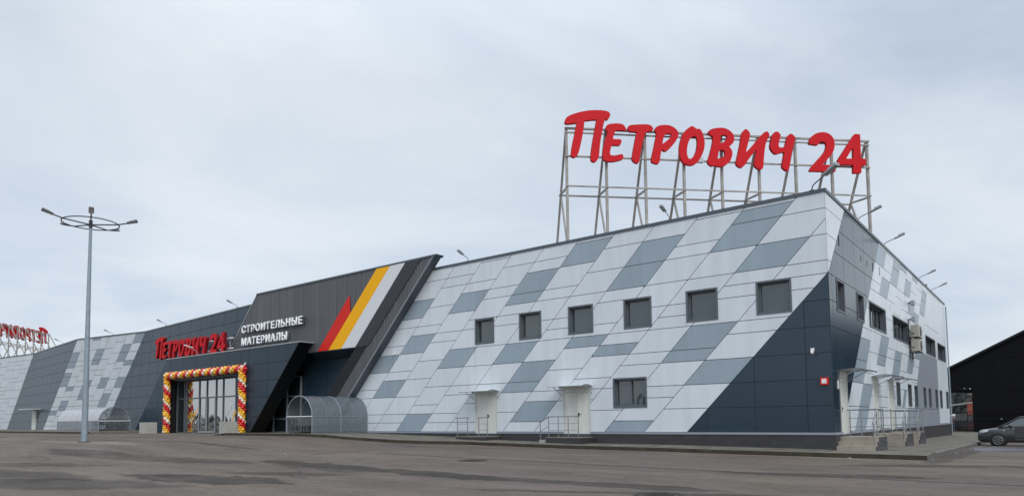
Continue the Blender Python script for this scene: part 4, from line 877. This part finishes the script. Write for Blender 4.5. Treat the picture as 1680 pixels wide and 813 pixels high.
for lb, x, z1, w_ in (('wide orange sash standing in for a slanting shape in the left part of the entrance glass', -46.3, 1.65, 1.3), ('narrow orange sash standing in for a shape in the glass behind the right pale block', -40.35, 1.5, .9)):
    t = thing('orange_strip', lb, 'strip', x, -.98, .75, 0, 'orange strips at the entrance')  # strips added before the glass, standing in for orange shapes seen in it
    b_ = MB(); b_.grid([[(-.1 + k / 8 * w_ + q * (.10 + .12 * k / 8), .02 * math.sin(k * 2 + q * 3), .22 + k / 8 * z1 + q * .12) for q in (-1, -.3, .4, 1)] for k in range(9)], M['balyel']); b_.obj('strip_sheet', t)

# ------------------------------------------------------------------ concrete blocks beside the entrance
for lb, x, y, ro in (('pale concrete block standing alone on the asphalt left of the balloon garland', -46.4, -4.0, .12), ('pale concrete block at the foot of the right balloon column', -36.95, -3.0, -.05)):
    t = thing('concrete_block', lb, 'concrete block', x, y, gz(x, y), ro, 'pale concrete blocks beside the entrance')
    b_ = MB(); b_.prism([(-.46, -.42, 0), (.46, -.42, 0), (.46, .42, 0), (-.46, .42, 0)], (0, 0, .86), M['concrete']); o = b_.obj('block', t)
    bm = bmesh.new(); bm.from_mesh(o.data); bmesh.ops.bevel(bm, geom=bm.edges[:], offset=.03, segments=2, affect='EDGES'); bm.to_mesh(o.data); bm.free()

# ------------------------------------------------------------------ cart shelters and carts
def shelter(label, x, y, z, rot, width, length, leg, rise, ribs, sheet, low):
    t = thing('cart_shelter', label, 'cart shelter', x, y, z, rot, 'arched shelters for shopping carts'); h = width / 2
    prof = [(-h, 0), (-h, leg * .5), (-h, leg)] + [(-h * math.cos(a), leg + rise * math.sin(a)) for a in [math.pi * k / 12 for k in range(1, 12)]] + [(h, leg), (h, leg * .5), (h, 0)]
    for k in range(ribs):
        yy = length * k / (ribs - 1); b_ = MB(); b_.tube([(a, yy, c) for a, c in prof], (.026 if k in (0, ribs - 1, (ribs - 1) // 2) else .011), M['galv'], 6); b_.obj('arch_rib', t)
    for k in range(ribs - 1):
        y0, y1 = length * k / (ribs - 1) + .02, length * (k + 1) / (ribs - 1) - .02; b_ = MB(); pr_ = [(a * 1.012, c + .012) for a, c in prof]
        if low: b_.grid([[(a, q, c) for a, c in pr_[2:-2]] for q in (y0, y1)], sheet); b_.grid([[(a, q, c) for a, c in pr_[:3]] for q in (y0, y1)], low); b_.grid([[(a, q, c) for a, c in pr_[-3:]] for q in (y0, y1)], low)
        else: b_.grid([[(a, q, max(c, .1)) for a, c in pr_] for q in (y0, y1)], sheet)
        b_.obj('roof_sheet', t)
    for sx_ in (-h, h): b_ = MB(); b_.box(sx_ - .025, sx_ + .025, 0, length, leg - .03, leg + .03, M['steel']); b_.box(sx_ - .03, sx_ + .03, 0, length, .02, .09, M['steel']); b_.obj('side_rail', t)
    b_ = MB(); b_.tube([(-h, .0, leg), (h, .0, leg)], .03, M['white'], 8); b_.obj('cross_bar', t)
    b_ = MB(); b_.grid([[(a * .985, length, c) for a, c in prof[:8]], [(-a * .985, length, c) for a, c in prof[:8]]], sheet, smooth=False); b_.obj('end_sheet', t)
    return t
shelter('clear arched cart shelter beside the slanted fin, right of the entrance', -27.5, -4.0, .795, 0, 2.45, 3.95, 1.02, 1.18, 5, M['poly'], None)
shelter('milky arched cart shelter left of the entrance, behind the lamp post', -54.8, -3.0, .915, RIGHT, 2.45, 9.0, .86, 1.18, 7, M['poly2'], M['poly'])
def cart(label, grp):
    t = thing('shopping_cart', label, 'shopping cart', 0, 0, 0, 0, grp)
    b_ = MB() # basket of wire bars; local +y is the front of the cart
    def corner(s, yv, zt): return (s * (.20 + .07 * (1 - yv)), yv * .78 - .3, zt)
    for s in (-1, 1):
        for k in range(8): yv = k / 7; b_.bar(corner(s, yv, .50 + .10 * yv), corner(s, yv, .92 - .05 * yv), .012, M['cartsteel'])
        for q in (0, .33, .66, 1): b_.bar(corner(s, 0, .50 + .42 * q), corner(s, 1, .60 + .27 * q), .012, M['cartsteel'])
    for k in range(6):
        a = -1 + 2 * k / 5; b_.bar((a * .20, .48, .6), (a * .20, .48, .87), .012, M['cartsteel']); b_.bar((a * .27, -.3, .5), (a * .2, .48, .6), .012, M['cartsteel'])
    b_.obj('basket', t)
    b_ = MB()
    for s in (-1, 1): b_.tube([(s * .27, -.42, 1.0), (s * .27, -.3, .90), (s * .26, -.32, .2), (s * .24, .2, .16), (s * .18, .55, .16), (s * .17, .62, .34), (s * .16, .50, .58)], .016, M['cartsteel'], 6)
    b_.tube([(-.17, .62, .34), (.17, .62, .34)], .014, M['cartsteel'], 6); b_.obj('frame', t)
    b_ = MB(); b_.tube([(-.29, -.43, 1.0), (.29, -.43, 1.0)], .022, M['darkmetal'], 8); b_.obj('handle', t)
    for s in (-1, 1):
        for yy in (-.30, .5): b_ = MB(); b_.tube([(s * (.26 if yy < 0 else .19) - .015, yy, .065), (s * (.26 if yy < 0 else .19) + .015, yy, .065)], .06, M['rubber'], 10); b_.obj('wheel', t)
    return t
c0 = None; rows = [(-.78, 'left'), (0, 'middle'), (.78, 'right')]
for ri, (dx, nm) in enumerate(rows):
    for k in range(9):
        lb = 'shopping cart at the mouth of the clear shelter, %s row of three' % nm if k == 0 else 'nested shopping cart in the %s row inside the clear shelter' % nm
        if c0 is None: c0 = cart(lb, 'shopping carts nested in the %s row of the clear shelter' % nm); o = c0
        else: o = dup(c0, lb); o['group'] = 'shopping carts nested in the %s row of the clear shelter' % nm
        place(o, -27.5 + dx, -3.55 + .33 * k, .80, math.pi if False else 0)
for ri, (dy, nm) in enumerate(rows):
    for k in range(4):
        lb = 'dark shopping cart at the mouth of the milky shelter, %s row of three' % nm if k == 0 else 'nested shopping cart in the %s row inside the milky shelter' % nm
        o = dup(c0, lb); o['group'] = 'shopping carts nested in the %s row of the milky shelter' % nm; place(o, -55.3 - .33 * k, -3.0 + dy, .92, -RIGHT if False else RIGHT)

# ------------------------------------------------------------------ tall lamp post
lx, ly = -27.45, -15.07; lz = gz(lx, ly)
t = thing('lamp_post', 'tall grey lamp post with a ring of five lamps standing on the asphalt', 'lamp post', lx, ly, lz)
b_ = MB(); b_.tube([(0, 0, 0), (0, 0, 9.8)], .17, M['galv'], 10, radii=[.135, .06]); b_.obj('pole', t)
b_ = MB(); b_.tube([(0, 0, -.02), (0, 0, .03)], .24, M['iron'], 12); b_.obj('base_plate', t)
b_ = MB(); b_.tube([(0, 0, 9.65), (0, 0, 10.0)], .08, M['darkmetal'], 10); b_.obj('hub', t)
b_ = MB(); b_.tube([(1.13 * math.cos(a), 1.13 * math.sin(a), 9.86) for a in [6.2832 * k / 40 for k in range(41)]], .026, M['darkmetal'], 8, caps=False); b_.obj('ring', t)
head0 = None
for k in range(5):
    a = math.radians(-19.6 + 72 * k); q = Vector((math.cos(a), math.sin(a), 0))
    b_ = MB(); b_.tube([Vector((0, 0, 9.8)) + q * .05, Vector((0, 0, 9.86)) + q * 1.1, Vector((0, 0, 9.95)) + q * 1.5], .03, M['darkmetal'], 6); b_.obj('arm', t)
    b_ = MB(); b_.prism([(1.5, -.10, 9.93), (1.5, .10, 9.93), (1.92, .10, 10.03), (1.92, -.10, 10.03)], (-.01, 0, .06), M['darkmetal']); b_.prism([(1.6, -.085, 9.995), (1.6, .085, 9.995), (1.9, .085, 10.11), (1.9, -.085, 10.11)], (-.01, 0, .05), M['lampgrey'])
    o = b_.obj('lamp_head', t); o.rotation_euler.z = a
    b_ = MB(); b_.prism([(1.53, -.08, 9.937), (1.53, .08, 9.937), (1.88, .08, 10.012), (1.88, -.08, 10.012)], (0, 0, -.006), M['white']); l_ = b_.obj('lens', o)

# ------------------------------------------------------------------ manhole covers
for lb, x, y, r in (('round iron manhole cover at the bottom edge of the asphalt', .73, -15.75, .36), ('sunken iron manhole cover in the asphalt before the low front door', -8.42, -10.57, .38)):
    t = thing('manhole_cover', lb, 'manhole cover', x, y, gz(x, y), 0, 'iron manhole covers in the asphalt')
    b_ = MB(); b_.tube([(0, 0, -.05), (0, 0, .012)], r, M['iron'], 28); b_.obj('lid', t)
    b_ = MB(); n = 32; rr = [[(q * math.cos(6.2832 * k / n), q * math.sin(6.2832 * k / n), zz) for k in range(n)] for q, zz in ((r + .01, -.02), (r + .015, .016), (r + .10, .016), (r + .12, -.02))]; b_.grid(rr, M['iron'], True); b_.obj('collar', t)
    b_ = MB()
    for a in range(-3, 4):
        for c in range(-3, 4):
            if a * a + c * c < 10: b_.box(a * .085 - .025, a * .085 + .025, c * .085 - .025, c * .085 + .025, .012, .019, M['iron'])
    b_.obj('tread_pattern', t)
# scraps of litter
rnd = random.Random(11)
for lb, x, y in (('white scrap of litter on the kerb of the front pavement, right of the dark triangle', 1.0, -2.4), ('white scrap of litter at the outer corner of the pavement', 3.35, -2.3), ('white scrap of litter by the side kerb near the puddle', 3.4, 3.6), ('white scrap of litter on the asphalt left of the low front door', -16.4, -12.2), ('white scrap of litter by the side kerb near the parked car', 3.38, 8.6)):
    b_ = MB(); b_.prism([(-.05, -.02, .0), (.04, -.03, .0), (.05, .02, .0), (-.02, .03, .0)], (.01, .01, .025), M['concrete']); o = b_.obj('litter'); place(o, x, y, gz(x, y) + .004, rnd.uniform(0, 6)); tag(o, lb, 'litter', 'white scraps of litter')
pm_, t_, b_s = nodes('shallow_puddle'); b_s.inputs['Base Color'].default_value = (.085, .09, .105, 1); b_s.inputs['Roughness'].default_value = .3  # pale bluish base colour stands in for the reflected sky
b_ = MB(); n = 40; b_.face([(4.6 + (1.35 + .25 * math.sin(3 * a) + .2 * math.cos(5 * a)) * math.cos(a), 10.2 + (3.3 + .5 * math.sin(2 * a + 1)) * math.sin(a), gz(4.6, 10.2 + 3.3 * math.sin(a)) + .006) for a in [6.2832 * k / n for k in range(n)]], pm_); frame_obj(b_, 'puddle')

# ------------------------------------------------------------------ parked car (local +x is the nose)
def car():
    t = thing('parked_car', 'dark grey saloon car parked with its nose to the side kerb', 'car', 3.22 + 2.15, 15.75, gz(5.5, 15.7), math.pi)
    P_ = M['carpaint']
    ST = [(2.15, .55, .34, .62), (2.12, .66, .26, .66), (2.0, .76, .20, .74), (1.75, .82, .19, .83), (1.35, .845, .19, .90), (.95, .85, .19, .95), (.55, .855, .19, .985), (.0, .86, .19, .985), (-.6, .86, .19, .99), (-1.2, .855, .20, 1.0), (-1.6, .84, .22, 1.01), (-1.95, .80, .28, .99), (-2.1, .72, .36, .93), (-2.15, .6, .45, .86)]
    rows = []
    for x, w_, zb, zt in ST:
        zm = (zb + zt) / 2; half = [(0, zb), (w_ * .88, zb), (w_ * .97, zb + .08), (w_ * 1.0, zm), (w_ * .985, zm + (zt - zm) * .55), (w_ * .93, zt - .04), (w_ * .80, zt), (w_ * .4, zt + .025), (0, zt + .03)]
        rows.append([(x, -y, z) for y, z in half] + [(x, y, z) for y, z in reversed(half[1:-1])])
    b_ = MB(); b_.grid(rows, P_, True); b_.face(list(reversed(rows[0])), P_, True); b_.face(rows[-1], P_, True); b_.obj('body', t)
    # greenhouse: glass shell, pillars and roof
    GH = [(1.28, .74, .945, .95), (1.0, .735, .965, 1.10), (.42, .66, .985, 1.43), (.12, .65, .985, 1.475), (-.5, .65, .985, 1.49), (-1.0, .64, .99, 1.46), (-1.35, .66, 1.0, 1.34), (-1.75, .70, 1.0, 1.08), (-1.85, .71, 1.0, 1.01)]
    rows = [[(x, -.79 if True else 0, zb)] + [(x, -w_ - (.79 - w_) * .1, zb + (zt - zb) * .85), (x, -w_ * .93, zt), (x, 0, zt + .03), (x, w_ * .93, zt), (x, w_ + (.79 - w_) * .1, zb + (zt - zb) * .85), (x, .79, zb)] for x, w_, zb, zt in GH]
    b_ = MB(); b_.grid(rows, M['glass']); b_.obj('window_glass', t)
    b_ = MB(); b_.grid([[(x, q * w_ * .955, zt + .012 + .03 * (1 - q * q)) for q in (-1, -.5, 0, .5, 1)] for x, w_, zb, zt in GH[2:7]], P_); b_.obj('roof', t)
    b_ = MB()
    for s in (-1, 1):
        b_.tube([(1.26, s * .76, .96), (1.0, s * .735, 1.09), (.42, s * .655, 1.43), (-.5, s * .64, 1.485), (-1.0, s * .635, 1.455), (-1.35, s * .655, 1.34), (-1.85, s * .715, 1.0)], .032, P_, 6)
        b_.tube([(-.28, s * .80, .99), (-.30, s * .655, 1.46)], .035, M['rubber'], 6); b_.tube([(-1.18, s * .80, 1.0), (-1.15, s * .655, 1.40)], .05, P_, 6)
    b_.obj('pillar', t)
    b_ = MB(); b_.grid([[(1.31 - k * .02, q * .72, .945 + .02 * k) for q in (-1, 0, 1)] for k in (0, 1)], M['rubber']); b_.obj('wiper_cowl', t)
    for s in (-1, 1):
        d = MB(); d.prism([(.62, s * .862, .30), (-.30, s * .868, .30), (-.32, s * .868, .94), (.60, s * .858, .94)], (0, s * .004, 0), P_); d.bar((.64, s * .868, .42), (-1.2, s * .873, .42), .03, M['rubber']); do = d.obj('door', t)
        d = MB(); d.box(-.24, -.06, min(s * .873, s * .905), max(s * .873, s * .905), .80, .84, P_); d.obj('handle', do)
        d = MB(); d.ball((0, 0, 0), .1, P_, 12, 8, .75); o = d.obj('mirror', t); o.location = (.78, s * .93, 1.03); o.scale = (.8, 1.1, 1)
        d = MB(); d.grid([[(2.10, s * .50, .66), (2.08, s * .50, .78)], [(2.06, s * .68, .66), (1.98, s * .66, .82)], [(1.86, s * .805, .69), (1.74, s * .785, .85)], [(1.72, s * .828, .74), (1.66, s * .81, .84)]], M['chrome']); d.obj('headlight', t)
        d = MB(); d.ball((1.05, s * .846, .78), .03, M['white'], 8, 5); d.obj('indicator', t)
        for xx in (1.31, -1.17):
            d = MB(); d.tube([(xx, s * .60, .30), (xx, s * .862, .30)], .365, M['rubber'], 24); d.obj('wheel_arch', t)
            wq = MB(); wq.tube([(0, -.10 * s, 0), (0, -.08 * s, 0), (0, .08 * s, 0), (0, .10 * s, 0)], .3, M['rubber'], 24, radii=[.26, .305, .305, .26]); wo_ = wq.obj('wheel', t); wo_.location = (xx, s * .79, .30)
            rq = MB(); rq.tube([(0, s * .09, 0), (0, s * .108, 0)], .21, M['darkmetal'], 24)
            for k in range(6):
                a = 6.2832 * k / 6; rq.bar((.03 * math.cos(a), s * .115, .03 * math.sin(a)), (.205 * math.cos(a), s * .112, .205 * math.sin(a)), .075, M['alloy'], .02)
            rq.tube([(.205 * math.cos(6.2832 * k / 24), s * .11, .205 * math.sin(6.2832 * k / 24)) for k in range(25)], .014, M['alloy'], 6, caps=False); rq.obj('rim', wo_)
    b_ = MB(); b_.box(2.10, 2.17, -.45, .45, .40, .52, M['rubber']); b_.box(2.09, 2.155, -.38, .38, .62, .70, M['rubber']); b_.obj('grille', t)
    b_ = MB(); b_.grid([[(2.165 - .0, q * .5, .30), (2.17, q * .5, .36)] for q in (-1, 0, 1)], M['rubber']); b_.obj('bumper', t)
    return t
car()

# ------------------------------------------------------------------ black warehouse, gate and the yard behind
wh = thing('black_warehouse', 'huge black clad warehouse with a sloping roof behind the parked car', 'warehouse', .33, 49, -.35)
def zr(x): return 6.97 + .512 * x if x < 12 else 6.97 + .512 * 24 - .512 * x
b_ = MB(); pts = [(0, 0, 0), (24, 0, 0), (24, 0, zr(24)), (12, 0, zr(12)), (0, 0, zr(0))]; b_.prism(pts, (0, 30, 0), M['blackwall'], False); b_.face(pts, M['blackwall']); b_.obj('wall', wh)
b_ = MB(); b_.prism([(-4.6, -.3, zr(-4.6)), (12, -.3, zr(12)), (12, -.3, zr(12) + .22), (-4.6, -.3, zr(-4.6) + .22)], (0, 31, 0), M['black']); b_.prism([(12.002, -.3, zr(12)), (24.5, -.3, zr(24.5)), (24.5, -.3, zr(24.5) + .22), (12.002, -.3, zr(12) + .22)], (0, 31, 0), M['black']); b_.obj('roof', wh)
b_ = MB(); b_.prism([(-.003, -.02, zr(0)), (-.003, -.02, 4.25), (-4.5, -.02, zr(-4.5) + .03)], (0, .06, 0), M['blackwall']); b_.obj('gable_panel', wh)
for yy in (3, 7, 11, 15, 19):
    b_ = MB(); b_.bar((-4.5, yy, zr(-4.5) - .05), (0, yy, 4.2), .14, M['darkmetal'])
    for k in range(4): b_.bar((-4.4 + k * 1.1, yy, zr(-4.4 + k * 1.1)), (-3.85 + k * 1.1, yy, 4.55 - .08 * k), .09, M['darkmetal'])
    b_.obj('truss', wh)
b_ = MB()
for a, b, c, d in ((1.7, 3.85, 4.0, 4.1), (1.7, 3.85, 6.98, 7.1), (1.7, 1.8, 4.1, 6.98), (3.75, 3.85, 4.1, 6.98)): b_.box(a, b, -.035, -.003, c, d, M['faint'])
b_.obj('hatch_frame', wh)
b_ = MB(); b_.box(.3, 24, -.05, -.004, 1.86, 1.93, M['faint']); b_.box(.3, 24, -.05, -.004, 1.30, 1.35, M['faint']); b_.obj('ledge', wh)
t = thing('round_lamp', 'small round pale lamp on the black warehouse wall above the car bonnet', 'lamp', 2.45, 48.95, 1.05); b_ = MB(); b_.ball((0, -.1, 0), .13, M['darkmetal'], 12, 8); b_.obj('globe', t); b_ = MB(); b_.box(-.08, .08, -.05, .05, -.08, .08, M['darkmetal']); b_.obj('bracket', t)
t = thing('yard_gate', 'barred black metal gate between the store and the black warehouse', 'gate', -1.9, 53, -.28)
b_ = MB()
for k in range(26): b_.box(-2.0 + k * .16 - .012, -2.0 + k * .16 + .012, -.012, .012, .1, 2.2, M['vent'])
b_.obj('bars', t); b_ = MB()
for z in (.12, .55, 1.15, 2.0): b_.box(-2.0, 2.03, -.022, .022, z - .025, z + .025, M['vent'])
b_.obj('rail', t)
for x in (-2.1, 2.1): b_ = MB(); b_.box(x - .06, x + .06, -.06, .06, 0, 3.3 if x > 0 else 2.4, M['white'] if x > 0 else M['vent']); b_.obj('post', t)
rnd = random.Random(21)
PC = [('orange', (.42, .17, .07)), ('white', (.6, .6, .58)), ('brown', (.20, .10, .06)), ('pink', (.5, .26, .24)), ('yellow', (.55, .38, .08)), ('blue', (.10, .22, .35)), ('red', (.40, .05, .04)), ('grey', (.3, .3, .3))]
PM = {n: mat(n + '_wrapped_goods', c, .6, var=.25, noise=1.5) for n, c in PC}
spots = [(-6.6, 62, 'orange', 'lowest, left of the gate opening'), (-5.0, 63, 'white', 'next to the orange stack'), (-3.4, 62, 'white', 'behind the middle of the gate'), (-1.9, 63.5, 'grey', 'behind the right half of the gate'), (-.6, 62, 'pink', 'beside the white gate post'), (-7.4, 72, 'yellow', 'in the second row'), (-5.6, 73, 'pink', 'in the second row'), (-3.6, 72, 'blue', 'in the second row'), (-1.8, 74, 'white', 'in the second row'), (-.2, 73, 'grey', 'in the second row')]
for x, y, c, wh_ in spots:
    t = thing('goods_pallet', '%s wrapped stack on a pallet in the yard, %s' % (c, wh_), 'pallet stack', x, y, gz(x, y), rnd.uniform(-.1, .1), 'wrapped pallet stacks in the yard'); hh = rnd.uniform(1.1, 2.0)
    b_ = MB(); b_.box(-.6, .6, -.5, .5, .0, .14, PM['brown']); b_.obj('pallet', t); b_ = MB(); b_.box(-.57, .57, -.48, .48, .142, hh * .55, PM[c]); b_.box(-.55, .55, -.46, .46, hh * .55 + .01, hh, PM[rnd.choice(('white', 'grey', 'pink', 'yellow', 'white'))]); b_.obj('goods', t)
M['redwall'] = mat('red_brick_house', (.26, .07, .045), .8, var=.2); M['hroof'] = mat('brown_tile_roof', (.10, .045, .035), .8, var=.2)
t = thing('red_house', 'small red walled house with a dark roof far behind the gate', 'house', -3, 120, .0)
b_ = MB(); b_.prism([(-3.2, 0, 0), (3.2, 0, 0), (3.2, 0, 3.6), (0, 0, 5.6), (-3.2, 0, 3.6)], (0, 7, 0), M['redwall']); b_.obj('wall', t)
b_ = MB(); b_.prism([(-3.7, -.4, 3.3), (0, -.4, 5.7), (0, -.4, 5.95), (-3.7, -.4, 3.55)], (0, 8, 0), M['hroof']); b_.prism([(.002, -.4, 5.7), (3.7, -.4, 3.3), (3.7, -.4, 3.55), (.002, -.4, 5.95)], (0, 8, 0), M['hroof']); b_.obj('roof', t)
for x in (-1.6, 1.3): b_ = MB(); b_.box(x - .5, x + .5, -.05, -.004, 1.2, 2.6, M['white']); w0 = b_.obj('window', t); b_ = MB(); b_.box(x - .42, x + .42, -.06, -.052, 1.28, 2.52, M['glass']); b_.obj('pane', w0)
t = thing('open_shed', 'open storage shed with white roof edges in the yard behind the gate', 'shed', -4.5, 84, -.3)
b_ = MB(); b_.prism([(-7, 0, 6.6), (5, 0, 3.9), (5, 0, 4.05), (-7, 0, 6.75)], (0, 9, 0), M['grey']); b_.obj('roof', t)
b_ = MB(); b_.bar((-7, -.05, 6.7), (5, -.05, 4.0), .22, M['white']); b_.obj('roof_edge', t); b_ = MB(); b_.bar((-7, 4.5, 2.3), (5, -.02, 3.85), .2, M['white']); b_.obj('stay', t)
for x, y in ((-6.8, 0), (4.8, 0), (-6.8, 9), (4.8, 9)): b_ = MB(); b_.box(x - .1, x + .1, y - .1, y + .1, 0, 6.5 if x < 0 else 3.95, M['white']); b_.obj('post', t)
# wooded rise beyond the yard
M['wood'] = mat('dark_winter_wood', (.035, .042, .038), .95, var=.5, noise=.3)
hb = MB(); rnd = random.Random(8)
for k in range(420):
    x = rnd.uniform(-170, 170); y = rnd.uniform(230, 300); h = rnd.uniform(9, 15); r = rnd.uniform(1.2, 2.6); zb = -.3 + (y - 230) * .05
    for q in range(3): hb.tube([(x, y, zb + h * (.12 + .25 * q)), (x + rnd.uniform(-.3, .3), y, zb + h * (.55 + .22 * q))], r, M['wood'], 6, False, [r * (1.1 - .28 * q), .08])
    hb.tube([(x, y, zb), (x, y, zb + h * .3)], .2, M['wood'], 5, False)
frame_obj(hb, 'distant_wood', 'stuff')
hb = MB()  # low wood line across the lot, behind the viewer: it shows in the entrance glass
for k in range(300):
    a = rnd.uniform(-1.5, 1.5); d = rnd.uniform(190, 240); x = -6 + d * math.sin(a) * 1.4; y = -30 - d * math.cos(a); h = rnd.uniform(4, 9) + 2 * math.sin(a * 9); r = rnd.uniform(1.5, 3)
    for q in range(2): hb.tube([(x, y, h * (.05 + .3 * q)), (x + rnd.uniform(-.5, .5), y, h * (.6 + .4 * q))], r, M['wood'], 5, False, [r * (1.1 - .3 * q), .15])
frame_obj(hb, 'distant_wood', 'stuff')
